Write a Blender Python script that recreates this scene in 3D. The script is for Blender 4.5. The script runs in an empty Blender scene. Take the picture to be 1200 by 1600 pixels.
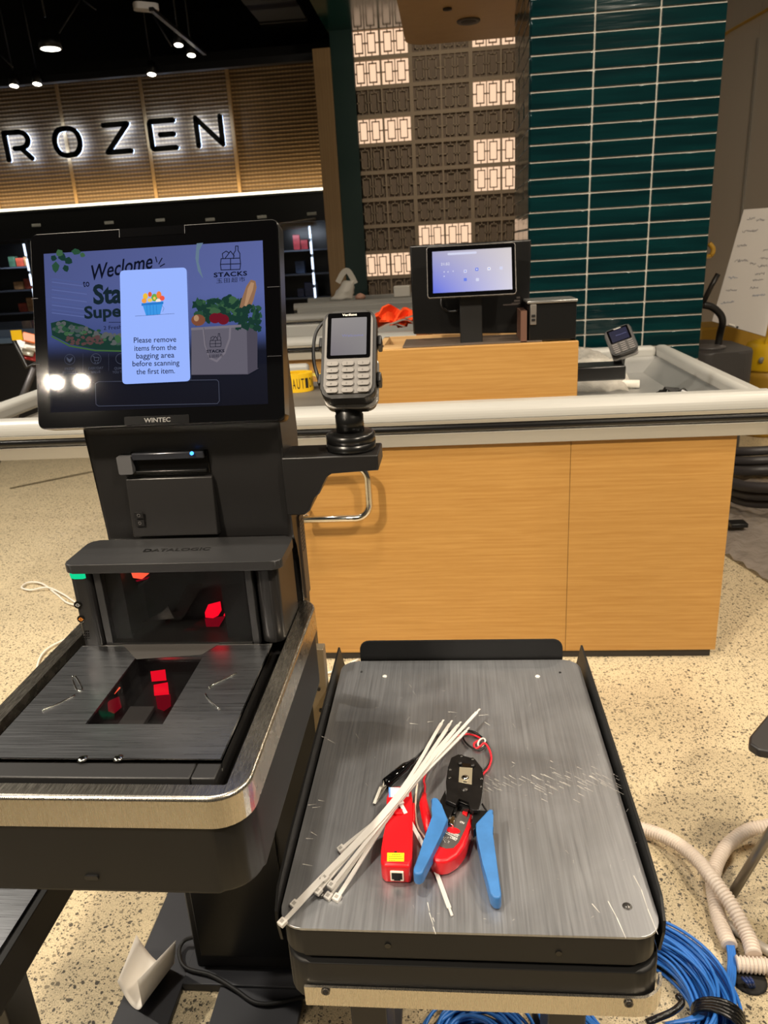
import bpy, bmesh, math, random
from mathutils import Vector, Matrix, Euler
random.seed(7)
S = bpy.context.scene
COL = S.collection
# ------------------------------------------------------------------ camera
F, H = 1165.0, 1.42
def _n(v): return v.normalized()
DN = _n(Vector((197, 3300, F)))
YD = Vector((100, -418, F)); YD = _n(YD - YD.dot(DN) * DN)
UP = -DN
XD = _n(YD.cross(UP))
if XD.x < 0: XD = -XD
RW = Matrix((XD, YD, UP))                 # photo camera axes (x right, y down, z fwd) -> world
CAM = Vector((0, 0, H))
def ray(px, py): return RW @ Vector(((px - 600) / F, (py - 800) / F, 1.0))
def oz(px, py, z): r = ray(px, py); return CAM + r * ((z - H) / r.z)
def oy(px, py, y): r = ray(px, py); return CAM + r * (y / r.y)
def ox(px, py, x): r = ray(px, py); return CAM + r * (x / r.x)
def opl(px, py, o, n): r = ray(px, py); return CAM + r * ((o - CAM).dot(n) / r.dot(n))
cd = bpy.data.cameras.new('camera'); cam = bpy.data.objects.new('camera', cd); COL.objects.link(cam)
cd.sensor_fit = 'VERTICAL'; cd.sensor_height = 36; cd.lens = F / 1600 * 36
R = Matrix((RW.col[0], -RW.col[1], -RW.col[2])).transposed()
cam.matrix_world = Matrix.Translation(CAM) @ R.to_4x4()
cd.clip_start = 0.02
cd.dof.use_dof = True; cd.dof.focus_distance = 1.0; cd.dof.aperture_fstop = 13.0
S.camera = cam
# ------------------------------------------------------------------ view, world, lights
S.view_settings.view_transform = 'Standard'; S.view_settings.look = 'None'
S.view_settings.gamma = 1; S.view_settings.use_curve_mapping = False
S.view_settings.exposure = 0.0
w = bpy.data.worlds.new('world'); S.world = w; w.use_nodes = True
w.node_tree.nodes['Background'].inputs[0].default_value = (0.9, 0.82, 0.70, 1)
w.node_tree.nodes['Background'].inputs[1].default_value = 0.07
def light(name, loc, power, size, col=(1, .88, .74), target=None, kind='AREA', size_y=None, spread=None):
    l = bpy.data.lights.new(name, kind); l.energy = power; l.color = col
    if kind == 'AREA':
        l.shape = 'DISK' if size_y is None else 'RECTANGLE'; l.size = size
        if size_y: l.size_y = size_y
        if spread: l.spread = math.radians(spread)
    else: l.shadow_soft_size = size
    o = bpy.data.objects.new(name, l); COL.objects.link(o); o.location = loc
    if target is not None:
        d = Vector(target) - Vector(loc); o.rotation_euler = d.to_track_quat('-Z', 'Y').to_euler()
    return o
WARM = (1, .86, .68); NEUT = (1, .91, .78)
light('ceiling_lamp', (-1.9, -1.1, 3.9), 44, .22, WARM, (-.2, 1.9, .4), spread=84)
light('ceiling_lamp', (-3.64, -4.26, 3.9), 3, .085, WARM, (-.3, 1.6, .8), spread=60)
light('ceiling_lamp', (-3.39, -4.26, 3.9), 3, .085, WARM, (-.2, 1.6, .8), spread=60)
light('ceiling_lamp', (1.7, -.8, 3.9), 34, .25, WARM, (.4, 2.2, .3), spread=90)
light('ceiling_lamp', (-.6, 1.0, 3.9), 45, .16, NEUT, (-.1, .9, 0))
light('ceiling_lamp', (.75, 2.6, 3.9), 34, .12, NEUT, (.25, 1.9, 0))
light('ceiling_lamp', (2.2, 1.4, 3.9), 90, .25, WARM, (1.0, 1.9, 0))
light('ceiling_lamp', (-3.4, 2.2, 4.1), 90, .2, NEUT, (-2.4, 3.0, 0), spread=110)
light('ceiling_lamp', (-.96, 5.39, 3.9), 62, .2, NEUT, (-.6, 5.2, 0))
light('ceiling_lamp', (1.9, 3.6, 3.6), 40, .3, WARM, (1.5, 4.2, .8))
light('ceiling_lamp', (0.1, 7.0, 3.3), 15, .3, WARM, (0.0, 9.0, .9))

# ------------------------------------------------------------------ materials
def lin(c):
    return tuple((x / 12.92 if x <= .04045 else ((x + .055) / 1.055) ** 2.4) for x in [v / 255 for v in c]) + (1,)
MATS = {}
def mat(name, rgb=(128, 128, 128), rough=.5, metal=0., emit=None, es=1., noise=None, bump=None, coat=0., alpha=None, spec=None, trans=None, ior=1.45):
    if name in MATS: return MATS[name]
    m = bpy.data.materials.new(name); m.use_nodes = True; nt = m.node_tree; b = nt.nodes['Principled BSDF']
    c = lin(rgb); b.inputs['Base Color'].default_value = c
    b.inputs['Roughness'].default_value = rough; b.inputs['Metallic'].default_value = metal
    if coat: b.inputs['Coat Weight'].default_value = coat
    if spec is not None: b.inputs['Specular IOR Level'].default_value = spec
    if trans: b.inputs['Transmission Weight'].default_value = trans; b.inputs['IOR'].default_value = ior
    if alpha is not None: b.inputs['Alpha'].default_value = alpha
    if emit: b.inputs['Emission Color'].default_value = lin(emit); b.inputs['Emission Strength'].default_value = es; b.inputs['Specular IOR Level'].default_value = .0
    tc = nt.nodes.new('ShaderNodeTexCoord')
    if noise:                                  # (scale xyz, amount, detail)
        mp = nt.nodes.new('ShaderNodeMapping'); mp.inputs['Scale'].default_value = noise[0]
        n = nt.nodes.new('ShaderNodeTexNoise'); n.inputs['Scale'].default_value = 1; n.inputs['Detail'].default_value = noise[2]
        nt.links.new(tc.outputs['Object'], mp.inputs[0]); nt.links.new(mp.outputs[0], n.inputs['Vector'])
        mr = nt.nodes.new('ShaderNodeMapRange'); mr.inputs[1].default_value = .3; mr.inputs[2].default_value = .7
        mr.inputs[3].default_value = 1 - noise[1]; mr.inputs[4].default_value = 1 + noise[1]
        nt.links.new(n.outputs[0], mr.inputs[0])
        mx = nt.nodes.new('ShaderNodeVectorMath'); mx.operation = 'SCALE'; mx.inputs[0].default_value = c[:3]
        nt.links.new(mr.outputs[0], mx.inputs['Scale']); nt.links.new(mx.outputs[0], b.inputs['Base Color'])
        if len(noise) > 3:
            mr2 = nt.nodes.new('ShaderNodeMapRange'); mr2.inputs[1].default_value = .3; mr2.inputs[2].default_value = .7
            mr2.inputs[3].default_value = max(0, rough - noise[3]); mr2.inputs[4].default_value = rough + noise[3]
            nt.links.new(n.outputs[0], mr2.inputs[0]); nt.links.new(mr2.outputs[0], b.inputs['Roughness'])
    if bump:                                   # (scale xyz, strength, distance)
        mp = nt.nodes.new('ShaderNodeMapping'); mp.inputs['Scale'].default_value = bump[0]
        n = nt.nodes.new('ShaderNodeTexNoise'); n.inputs['Scale'].default_value = 1; n.inputs['Detail'].default_value = 4
        nt.links.new(tc.outputs['Object'], mp.inputs[0]); nt.links.new(mp.outputs[0], n.inputs['Vector'])
        bp = nt.nodes.new('ShaderNodeBump'); bp.inputs['Strength'].default_value = bump[1]; bp.inputs['Distance'].default_value = bump[2]
        nt.links.new(n.outputs[0], bp.inputs['Height']); nt.links.new(bp.outputs[0], b.inputs['Normal'])
    MATS[name] = m; return m
def nodes(name):
    m = bpy.data.materials.new(name); m.use_nodes = True; MATS[name] = m
    nt = m.node_tree; return m, nt, nt.nodes['Principled BSDF'], nt.nodes.new, nt.links.new
def emis(name, rgb, es=1.0): return mat(name, (0, 0, 0), .5, emit=rgb, es=es)

# oak laminate, grain along X
def oak(name, c1, c2, vertical=False, scale=1.0, rough=.42):
    m, nt, b, N, L = nodes(name)
    tc = N('ShaderNodeTexCoord'); mp = N('ShaderNodeMapping'); L(tc.outputs['Object'], mp.inputs[0])
    s = (1.5, 1.5, 38) if not vertical else (38, 38, 1.5)
    mp.inputs['Scale'].default_value = [v * scale for v in s]
    n1 = N('ShaderNodeTexNoise'); n1.inputs['Scale'].default_value = 2.2; n1.inputs['Detail'].default_value = 6; n1.inputs['Distortion'].default_value = 1.2
    L(mp.outputs[0], n1.inputs['Vector'])
    wv = N('ShaderNodeTexWave'); wv.bands_direction = 'X' if vertical else 'Z'; wv.inputs['Scale'].default_value = .55
    wv.inputs['Distortion'].default_value = 7; wv.inputs['Detail'].default_value = 5; wv.inputs['Detail Scale'].default_value = 1.2
    L(mp.outputs[0], wv.inputs['Vector'])
    mp2 = N('ShaderNodeMapping'); L(tc.outputs['Object'], mp2.inputs[0])
    mp2.inputs['Scale'].default_value = (14, 14, 420) if not vertical else (420, 420, 14)
    n2 = N('ShaderNodeTexNoise'); n2.inputs['Scale'].default_value = 1; n2.inputs['Detail'].default_value = 3; L(mp2.outputs[0], n2.inputs['Vector'])
    a = N('ShaderNodeMath'); a.operation = 'MULTIPLY_ADD'; a.inputs[1].default_value = .16
    L(wv.outputs['Fac'], a.inputs[0]); L(n1.outputs[0], a.inputs[2])
    a2 = N('ShaderNodeMath'); a2.operation = 'MULTIPLY_ADD'; a2.inputs[1].default_value = .5; L(n2.outputs[0], a2.inputs[0]); L(a.outputs[0], a2.inputs[2])
    cr = N('ShaderNodeValToRGB'); cr.color_ramp.elements[0].position = .55; cr.color_ramp.elements[1].position = 1.25
    cr.color_ramp.elements[0].color = lin(c2); cr.color_ramp.elements[1].color = lin(c1)
    mr = N('ShaderNodeMapRange'); mr.inputs[1].default_value = .45; mr.inputs[2].default_value = 1.15
    L(a2.outputs[0], mr.inputs[0]); cr.color_ramp.elements[0].position = 0; cr.color_ramp.elements[1].position = 1
    L(mr.outputs[0], cr.inputs[0]); L(cr.outputs[0], b.inputs['Base Color']); b.inputs['Roughness'].default_value = rough
    return m
OAK = oak('oak_laminate', (178, 136, 74), (156, 112, 53))
OAKT = oak('pale_oak', (214, 178, 126), (190, 148, 96))
POSTW = oak('veneer_post', (150, 122, 84), (132, 104, 68), True, .5, .5)
SLABW = oak('soffit_veneer', (196, 158, 104), (182, 142, 90), False, .6, .45)

# polished concrete with aggregate
def concrete():
    m, nt, b, N, L = nodes('polished_concrete')
    tc = N('ShaderNodeTexCoord')
    n0 = N('ShaderNodeTexNoise'); n0.inputs['Scale'].default_value = 90; n0.inputs['Detail'].default_value = 3; L(tc.outputs['Object'], n0.inputs['Vector'])
    va = N('ShaderNodeVectorMath'); va.operation = 'MULTIPLY_ADD'; va.inputs[1].default_value = (.012,) * 3
    L(n0.outputs['Color'], va.inputs[0]); L(tc.outputs['Object'], va.inputs[2])
    def chips(scale, thr, sub):
        v = N('ShaderNodeTexVoronoi'); v.inputs['Scale'].default_value = scale; v.inputs['Randomness'].default_value = 1; L(va.outputs[0], v.inputs['Vector'])
        hs = N('ShaderNodeSeparateColor'); L(v.outputs['Color'], hs.inputs[0])
        # radius of the chip varies by cell
        r = N('ShaderNodeMath'); r.operation = 'MULTIPLY_ADD'; r.inputs[1].default_value = thr; r.inputs[2].default_value = -sub; L(hs.outputs[0], r.inputs[0])
        g = N('ShaderNodeMath'); g.operation = 'SUBTRACT'; L(r.outputs[0], g.inputs[0]); L(v.outputs['Distance'], g.inputs[1])
        e = N('ShaderNodeMapRange'); e.inputs[1].default_value = 0; e.inputs[2].default_value = .06; L(g.outputs[0], e.inputs[0])
        return e.outputs[0], hs.outputs[1]
    a1, c1 = chips(95, .75, .24); a2, c2 = chips(210, .8, .22)
    big = N('ShaderNodeTexNoise'); big.inputs['Scale'].default_value = 1.6; big.inputs['Detail'].default_value = 5; L(tc.outputs['Object'], big.inputs['Vector'])
    base = N('ShaderNodeMix'); base.data_type = 'RGBA'; base.inputs[6].default_value = lin((212, 196, 162)); base.inputs[7].default_value = lin((198, 180, 146))
    L(big.outputs[0], base.inputs[0])
    fine = N('ShaderNodeTexNoise'); fine.inputs['Scale'].default_value = 320; L(tc.outputs['Object'], fine.inputs['Vector'])
    fm = N('ShaderNodeMapRange'); fm.inputs[1].default_value = .35; fm.inputs[2].default_value = .65; fm.inputs[3].default_value = .72; fm.inputs[4].default_value = 1.12; L(fine.outputs[0], fm.inputs[0])
    sc = N('ShaderNodeVectorMath'); sc.operation = 'SCALE'; L(base.outputs[2], sc.inputs[0]); L(fm.outputs[0], sc.inputs['Scale'])
    def stone(ramp_in):
        cr = N('ShaderNodeValToRGB'); L(ramp_in, cr.inputs[0]); e = cr.color_ramp.elements
        e[0].color = lin((62, 58, 52)); e[1].color = lin((140, 128, 104)); e.new(.5).color = lin((96, 88, 74)); return cr.outputs[0]
    m1 = N('ShaderNodeMix'); m1.data_type = 'RGBA'; L(a2, m1.inputs[0]); L(sc.outputs[0], m1.inputs[6]); L(stone(c2), m1.inputs[7])
    m2 = N('ShaderNodeMix'); m2.data_type = 'RGBA'; L(a1, m2.inputs[0]); L(m1.outputs[2], m2.inputs[6]); L(stone(c1), m2.inputs[7])
    L(m2.outputs[2], b.inputs['Base Color'])
    rr = N('ShaderNodeMapRange'); rr.inputs[3].default_value = .22; rr.inputs[4].default_value = .42; L(big.outputs[0], rr.inputs[0]); L(rr.outputs[0], b.inputs['Roughness'])
    return m
CONC = concrete()
def fascia_mat():
    m, nt, b, N, L = nodes('ribbed_fascia')
    tc = N('ShaderNodeTexCoord'); sp = N('ShaderNodeSeparateXYZ'); L(tc.outputs['Object'], sp.inputs[0])
    def tri(out, period, ):
        a = N('ShaderNodeMath'); a.operation = 'PINGPONG'; a.inputs[1].default_value = period; L(out, a.inputs[0])
        c = N('ShaderNodeMath'); c.operation = 'DIVIDE'; c.inputs[1].default_value = period; L(a.outputs[0], c.inputs[0]); return c.outputs[0]
    tz = tri(sp.outputs[2], .0225); tx = tri(sp.outputs[0], .0225)
    pz = N('ShaderNodeMath'); pz.operation = 'POWER'; pz.inputs[1].default_value = 1.5; L(tz, pz.inputs[0])
    mm = N('ShaderNodeMath'); mm.operation = 'MULTIPLY'; L(pz.outputs[0], mm.inputs[0])
    mr = N('ShaderNodeMapRange'); mr.inputs[3].default_value = .55; mr.inputs[4].default_value = 1; L(tx, mr.inputs[0]); L(mr.outputs[0], mm.inputs[1])
    cr = N('ShaderNodeMix'); cr.data_type = 'RGBA'; cr.inputs[6].default_value = lin((92, 70, 42)); cr.inputs[7].default_value = lin((172, 138, 92)); L(mm.outputs[0], cr.inputs[0])
    L(cr.outputs[2], b.inputs['Base Color']); b.inputs['Roughness'].default_value = .6
    bp = N('ShaderNodeBump'); bp.inputs['Strength'].default_value = .7; bp.inputs['Distance'].default_value = .01; L(mm.outputs[0], bp.inputs['Height']); L(bp.outputs[0], b.inputs['Normal'])
    return m
FASC = fascia_mat()
def tile_mat():
    m, nt, b, N, L = nodes('teal_glazed_tile')
    tc = N('ShaderNodeTexCoord'); mp = N('ShaderNodeMapping'); mp.inputs['Scale'].default_value = (2.2, 2.2, 26); L(tc.outputs['Object'], mp.inputs[0])
    n = N('ShaderNodeTexNoise'); n.inputs['Scale'].default_value = 1; n.inputs['Detail'].default_value = 3; L(mp.outputs[0], n.inputs['Vector'])
    cr = N('ShaderNodeMix'); cr.data_type = 'RGBA'; cr.inputs[6].default_value = lin((1, 28, 31)); cr.inputs[7].default_value = lin((3, 40, 42)); 
    mr = N('ShaderNodeMapRange'); mr.inputs[1].default_value = .35; mr.inputs[2].default_value = .7; L(n.outputs[0], mr.inputs[0]); L(mr.outputs[0], cr.inputs[0])
    L(cr.outputs[2], b.inputs['Base Color']); b.inputs['Roughness'].default_value = .08
    bp = N('ShaderNodeBump'); bp.inputs['Strength'].default_value = .25; bp.inputs['Distance'].default_value = .004; L(n.outputs[0], bp.inputs['Height']); L(bp.outputs[0], b.inputs['Normal'])
    return m
TILE = tile_mat()
GROUT = mat('grout', (200, 195, 184), .8)
BLK = mat('black_plastic', (22, 21, 21), .42, bump=((900, 900, 900), .12, .0003))
BLKS = mat('black_satin', (16, 16, 16), .28)
BLKG = mat('black_gloss', (6, 6, 7), .06)
GRYP = mat('charcoal_plastic', (34, 34, 35), .45, bump=((900, 900, 900), .15, .0003))
CHAR = mat('charcoal_paint', (20, 20, 20), .5, spec=.35, noise=((3, 3, 3), .08, 2, .05))
STEEL = mat('brushed_steel', (172, 174, 178), .30, 1., noise=((14, 900, 14), .03, 4, .04))
STEELR = mat('brushed_rim', (198, 192, 180), .27, 1., noise=((900, 60, 60), .03, 4, .04))
def platter_mat():
    m, nt, b, N, L = nodes('worn_steel_platter')
    tc = N('ShaderNodeTexCoord'); mp = N('ShaderNodeMapping'); mp.inputs['Scale'].default_value = (420, 9, 9); L(tc.outputs['Object'], mp.inputs[0])
    n = N('ShaderNodeTexNoise'); n.inputs['Scale'].default_value = 1; n.inputs['Detail'].default_value = 4; L(mp.outputs[0], n.inputs['Vector'])
    n2 = N('ShaderNodeTexNoise'); n2.inputs['Scale'].default_value = 7; n2.inputs['Detail'].default_value = 7; n2.inputs['Distortion'].default_value = .8; L(tc.outputs['Object'], n2.inputs['Vector'])
    a = N('ShaderNodeMath'); a.operation = 'ADD'; L(n.outputs[0], a.inputs[0]); L(n2.outputs[0], a.inputs[1])
    mr = N('ShaderNodeMapRange'); mr.inputs[1].default_value = .7; mr.inputs[2].default_value = 1.3; mr.inputs[3].default_value = .33; mr.inputs[4].default_value = .42; L(a.outputs[0], mr.inputs[0]); L(mr.outputs[0], b.inputs['Roughness'])
    cr = N('ShaderNodeMix'); cr.data_type = 'RGBA'; cr.inputs[6].default_value = lin((156, 158, 162)); cr.inputs[7].default_value = lin((180, 182, 186))
    mr2 = N('ShaderNodeMapRange'); mr2.inputs[1].default_value = .7; mr2.inputs[2].default_value = 1.3; L(a.outputs[0], mr2.inputs[0]); L(mr2.outputs[0], cr.inputs[0]); L(cr.outputs[2], b.inputs['Base Color'])
    b.inputs['Metallic'].default_value = .85
    bp = N('ShaderNodeBump'); bp.inputs['Strength'].default_value = .02; bp.inputs['Distance'].default_value = .0002; L(n.outputs[0], bp.inputs['Height']); L(bp.outputs[0], b.inputs['Normal'])
    return m
PLAT = platter_mat()
SCRATCH = mat('scratch', (225, 222, 214), .5, .4)
CHROME = mat('chrome', (215, 212, 205), .12, 1.)
ALU = mat('satin_aluminium', (186, 182, 172), .40, .6)
RAILW = mat('pale_bumper', (158, 157, 152), .4)
RAILB = mat('black_bumper', (14, 13, 13), .2)
PLINTH = mat('dark_plinth', (38, 34, 32), .5)
RED = mat('red_plastic', (206, 14, 24), .38)
BLUE = mat('blue_grip', (50, 108, 168), .5, noise=((60, 60, 60), .12, 4))
WNYL = mat('white_nylon', (212, 208, 202), .35, trans=.15)
WHITE = mat('white_plastic', (232, 228, 218), .5)
CREAM = mat('cream_plastic', (226, 212, 192), .5)
BLCAB = mat('blue_cable_sheath', (44, 112, 196), .38)
YEL = mat('yellow_plastic', (214, 172, 22), .42)
ORNG = mat('orange_cloth', (255, 84, 24), .8)
PAPER = mat('white_paper', (236, 230, 220), .7)
DARK = mat('ceiling_black', (7, 7, 8), .85)
GREENP = mat('dark_green_paint', (4, 44, 40), .5)
SOFF = mat('green_gloss_soffit', (10, 58, 52), .16)
GREYB = mat('grey_belt', (92, 88, 82), .6)
RUBB = mat('rubber', (18, 17, 17), .6)

# ------------------------------------------------------------------ mesh builder
I4 = Matrix.Identity(4)
def T(x, y=None, z=None):
    return Matrix.Translation(Vector(x) if y is None else Vector((x, y, z)))
def frame(o, x, y):
    x = _n(Vector(x)); y = Vector(y); z = _n(x.cross(y)); y = z.cross(x)
    m = Matrix((x, y, z)).transposed().to_4x4(); m.translation = Vector(o); return m
class MB:
    def __init__(s): s.bm = bmesh.new(); s.mats = []; s.smooth = []
    def slot(s, m):
        if m not in s.mats: s.mats.append(m)
        return s.mats.index(m)
    def _fin(s, faces, m, smooth=False):
        i = s.slot(m)
        for f in faces: f.material_index = i; f.smooth = smooth
    def box(s, a, b, m, bev=0., M=I4, seg=2):
        x0, y0, z0 = a; x1, y1, z1 = b
        P = [(x0, y0), (x1, y0), (x1, y1), (x0, y1)]
        return s.prism(P, min(z0, z1), max(z0, z1), m, bev, M, seg)
    def prism(s, pts, z0, z1, m, bev=0., M=I4, seg=2, top_only=False, taper=None):
        area = sum(pts[i][0] * pts[(i + 1) % len(pts)][1] - pts[(i + 1) % len(pts)][0] * pts[i][1] for i in range(len(pts)))
        if area < 0: pts = pts[::-1]
        bm = s.bm
        lo = [bm.verts.new(M @ Vector((p[0], p[1], z0))) for p in pts]
        if taper:
            cx = sum(p[0] for p in pts) / len(pts); cy = sum(p[1] for p in pts) / len(pts)
            pts = [(cx + (p[0] - cx) * taper, cy + (p[1] - cy) * taper) for p in pts]
        hi = [bm.verts.new(M @ Vector((p[0], p[1], z1))) for p in pts]
        fs = [bm.faces.new(lo[::-1]), bm.faces.new(hi)]
        n = len(pts)
        for i in range(n): fs.append(bm.faces.new((lo[i], lo[(i + 1) % n], hi[(i + 1) % n], hi[i])))
        if bev > 0:
            ed = set(e for f in fs[1:2] for e in f.edges) if top_only else set(e for f in fs for e in f.edges)
            idx = s.slot(m)
            for f in fs: f.material_index = idx
            r = bmesh.ops.bevel(bm, geom=list(ed), offset=bev, segments=seg, profile=.5, affect='EDGES', clamp_overlap=True, material=idx)
            for f in r['faces']: f.smooth = True
            fs = [f for f in fs if f.is_valid]
            for f in fs: f.material_index = idx
        else: s._fin(fs, m)
        return s
    def rrect(s, x0, y0, x1, y1, r, k=6, corners=(1, 1, 1, 1)):
        out = []
        for (cx, cy, a0, on) in ((x1 - r, y0 + r, -90, corners[1]), (x1 - r, y1 - r, 0, corners[2]), (x0 + r, y1 - r, 90, corners[3]), (x0 + r, y0 + r, 180, corners[0])):
            if not on:
                out.append((x1 if a0 in (-90, 0) else x0, y0 if a0 in (-90, 180) else y1)); continue
            for i in range(k + 1):
                a = math.radians(a0 + 90 * i / k); out.append((cx + r * math.cos(a), cy + r * math.sin(a)))
        return out
    def rbox(s, x0, y0, z0, x1, y1, z1, r, m, bev=0., M=I4, corners=(1, 1, 1, 1), seg=2):
        return s.prism(s.rrect(x0, y0, x1, y1, r, 6, corners), z0, z1, m, bev, M, seg)
    def ring(s, outer, inner, z0, z1, m, M=I4, bev=0):
        bm = s.bm; n = len(outer)
        vo = [[bm.verts.new(M @ Vector((p[0], p[1], z))) for p in outer] for z in (z0, z1)]
        vi = [[bm.verts.new(M @ Vector((p[0], p[1], z))) for p in inner] for z in (z0, z1)]
        fs = []
        for i in range(n):
            j = (i + 1) % n
            fs += [bm.faces.new((vo[0][i], vo[0][j], vo[1][j], vo[1][i])), bm.faces.new((vi[0][j], vi[0][i], vi[1][i], vi[1][j])),
                   bm.faces.new((vo[1][i], vo[1][j], vi[1][j], vi[1][i])), bm.faces.new((vo[0][j], vo[0][i], vi[0][i], vi[0][j]))]
        if bev:
            ed = [bm.edges.get((vo[1][i], vo[1][(i + 1) % n])) for i in range(n)]
            idx = s.slot(m)
            r = bmesh.ops.bevel(bm, geom=ed, offset=bev, segments=3, profile=.5, affect='EDGES', clamp_overlap=True, material=idx)
            for f in r['faces']: f.smooth = True
            fs = [f for f in fs if f.is_valid]
        s._fin(fs, m); return s
    def cyl(s, p0, p1, r, m, k=20, r1=None, caps=True):
        return s.tube([p0, p1], r, m, k, radii=[r, r if r1 is None else r1], caps=caps)
    def tube(s, pts, r, m, k=10, radii=None, caps=True, flat=None, smooth=True, closed=False):
        pts = [Vector(p) for p in pts]; n = len(pts); bm = s.bm; rings = []
        t0 = _n(pts[1] - pts[0]); ref = Vector((0, 0, 1)) if abs(t0.z) < .9 else Vector((1, 0, 0))
        u = _n(ref - ref.dot(t0) * t0)
        for i, p in enumerate(pts):
            if closed: t = _n(pts[(i + 1) % n] - pts[i - 1])
            else: t = _n(pts[min(i + 1, n - 1)] - pts[max(i - 1, 0)])
            u = u - u.dot(t) * t
            u = _n(u) if u.length > 1e-6 else u
            v = t.cross(u); rr = radii[i] if radii else r
            if flat:   # (half width, half height) of a rectangular ribbon; u is "up"
                a, b = flat; q = [v * a + u * b, v * -a + u * b, v * -a - u * b, v * a - u * b]
                rings.append([bm.verts.new(p + o) for o in q])
            else:
                rings.append([bm.verts.new(p + (u * math.cos(2 * math.pi * j / k) + v * math.sin(2 * math.pi * j / k)) * rr) for j in range(k)])
        kk = len(rings[0]); fs = []
        for i in range(n if closed else n - 1):
            a, b = rings[i], rings[(i + 1) % n]
            for j in range(kk): fs.append(bm.faces.new((a[j], b[j], b[(j + 1) % kk], a[(j + 1) % kk])))
        s._fin(fs, m, smooth and not flat)
        if caps and not closed: s._fin([bm.faces.new(rings[0]), bm.faces.new(rings[-1][::-1])], m)
        return s
    def lathe(s, prof, m, M=I4, k=28, smooth=True):
        bm = s.bm; rings = []
        for (r, z) in prof:
            rings.append([bm.verts.new(M @ Vector((r * math.cos(2 * math.pi * j / k), r * math.sin(2 * math.pi * j / k), z))) for j in range(k)])
        fs = []
        for i in range(len(rings) - 1):
            for j in range(k): fs.append(bm.faces.new((rings[i][j], rings[i][(j + 1) % k], rings[i + 1][(j + 1) % k], rings[i + 1][j])))
        s._fin(fs, m, smooth)
        s._fin([bm.faces.new(rings[0][::-1]), bm.faces.new(rings[-1])], m)
        return s
    def quad(s, ps, m):
        f = s.bm.faces.new([s.bm.verts.new(Vector(p)) for p in ps]); s._fin([f], m); return s
    def text(s, txt, M, m, size=1., depth=0., shear=0., bold=0., fit=None, space=1., align='LEFT'):
        cu = bpy.data.curves.new('t', 'FONT'); cu.body = txt; cu.size = size; cu.extrude = 0; cu.shear = shear; cu.offset = bold
        cu.space_character = space; cu.align_x = align; cu.resolution_u = 3
        o = bpy.data.objects.new('t', cu); COL.objects.link(o); bpy.context.view_layer.update()
        dg = bpy.context.evaluated_depsgraph_get(); me = o.evaluated_get(dg).to_mesh()
        vs = [v.co.copy() for v in me.vertices]; ps = [tuple(p.vertices) for p in me.polygons]
        o.evaluated_get(dg).to_mesh_clear(); bpy.data.objects.remove(o); bpy.data.curves.remove(cu)
        if not vs: return s
        if fit:
            x0 = min(v.x for v in vs); x1 = max(v.x for v in vs); y1 = max(v.y for v in vs); y0 = min(v.y for v in vs)
            sx = fit[0] / (x1 - x0); sy = (fit[1] / (y1 - min(y0, 0) if fit[1] and len(fit) > 2 else y1)) if fit[1] else sx
            vs = [Vector(((v.x - x0) * sx, v.y * sy, 0)) for v in vs]
        nv = [s.bm.verts.new(M @ v) for v in vs]; fs = []
        for p in ps:
            try: fs.append(s.bm.faces.new([nv[i] for i in p]))
            except ValueError: pass
        s._fin(fs, m); return s
    def build(s, name, parent=None, loc=None, label=None):
        me = bpy.data.meshes.new(name); bm = s.bm
        bmesh.ops.recalc_face_normals(bm, faces=[f for f in bm.faces]) if not getattr(s, 'norecalc', False) else None
        off = Vector((0, 0, 0)); root = parent
        while root is not None and root.parent is not None: root = root.parent
        if root is not None: off = root.location.copy()
        elif loc is not None: off = Vector(loc)
        else:
            xs = [v.co for v in bm.verts]
            off = Vector((sum(v.x for v in xs) / len(xs), sum(v.y for v in xs) / len(xs), min(v.z for v in xs)))
        bmesh.ops.translate(bm, verts=bm.verts, vec=-off)
        bm.to_mesh(me); bm.free()
        for m in s.mats: me.materials.append(m)
        o = bpy.data.objects.new(name, me); COL.objects.link(o)
        if parent is not None: o.parent = parent
        else: o.location = off
        if label: o['label'] = label
        return o
def tag(o, label, cat, group=None):
    o['label'] = label; o['category'] = cat
    if group: o['group'] = group
    return o
def thing(name, loc, label, cat, group=None):
    o = bpy.data.objects.new(name, None); COL.objects.link(o); o.location = loc; o.empty_display_size = .05
    return tag(o, label, cat, group)
def struct(o, stuff=False): o['kind'] = 'structure'; return o
def smooth_path(pts, n=8):
    P = [Vector(p) for p in pts]; P = [P[0] * 2 - P[1]] + P + [P[-1] * 2 - P[-2]]; out = []
    for i in range(1, len(P) - 2):
        for j in range(n):
            t = j / n; a, b, c, d = P[i - 1:i + 3]
            out.append(.5 * ((2 * b) + (c - a) * t + (2 * a - 5 * b + 4 * c - d) * t * t + (3 * b - a - 3 * c + d) * t ** 3))
    out.append(P[-2]); return out
# ================================================================== THE SETTING
b = MB(); b.box((-12, -6, -.1), (9, 14, 0), CONC); struct(b.build('floor', loc=(0, 0, 0)))
b = MB(); b.box((-12, -6, 4.9), (9, 14, 5.0), DARK); struct(b.build('ceiling', loc=(0, 0, 4.9)))
b = MB(); b.box((-12, 12.6, 0), (9, 12.8, 4.9), DARK); struct(b.build('wall_back'))
HW = mat('hoarding_white', (206, 198, 186), .16)
b = MB()
for i in range(6):
    y0 = 4.25 + i * 1.22
    b.box((2.8, y0, 0), (2.86, y0 + 1.21, 4.9), HW)
    b.box((2.785, y0 - .02, 0), (2.8, y0 + .02, 3.0), mat('joint_strip', (150, 146, 138), .3))
struct(b.build('wall_right'))
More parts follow.
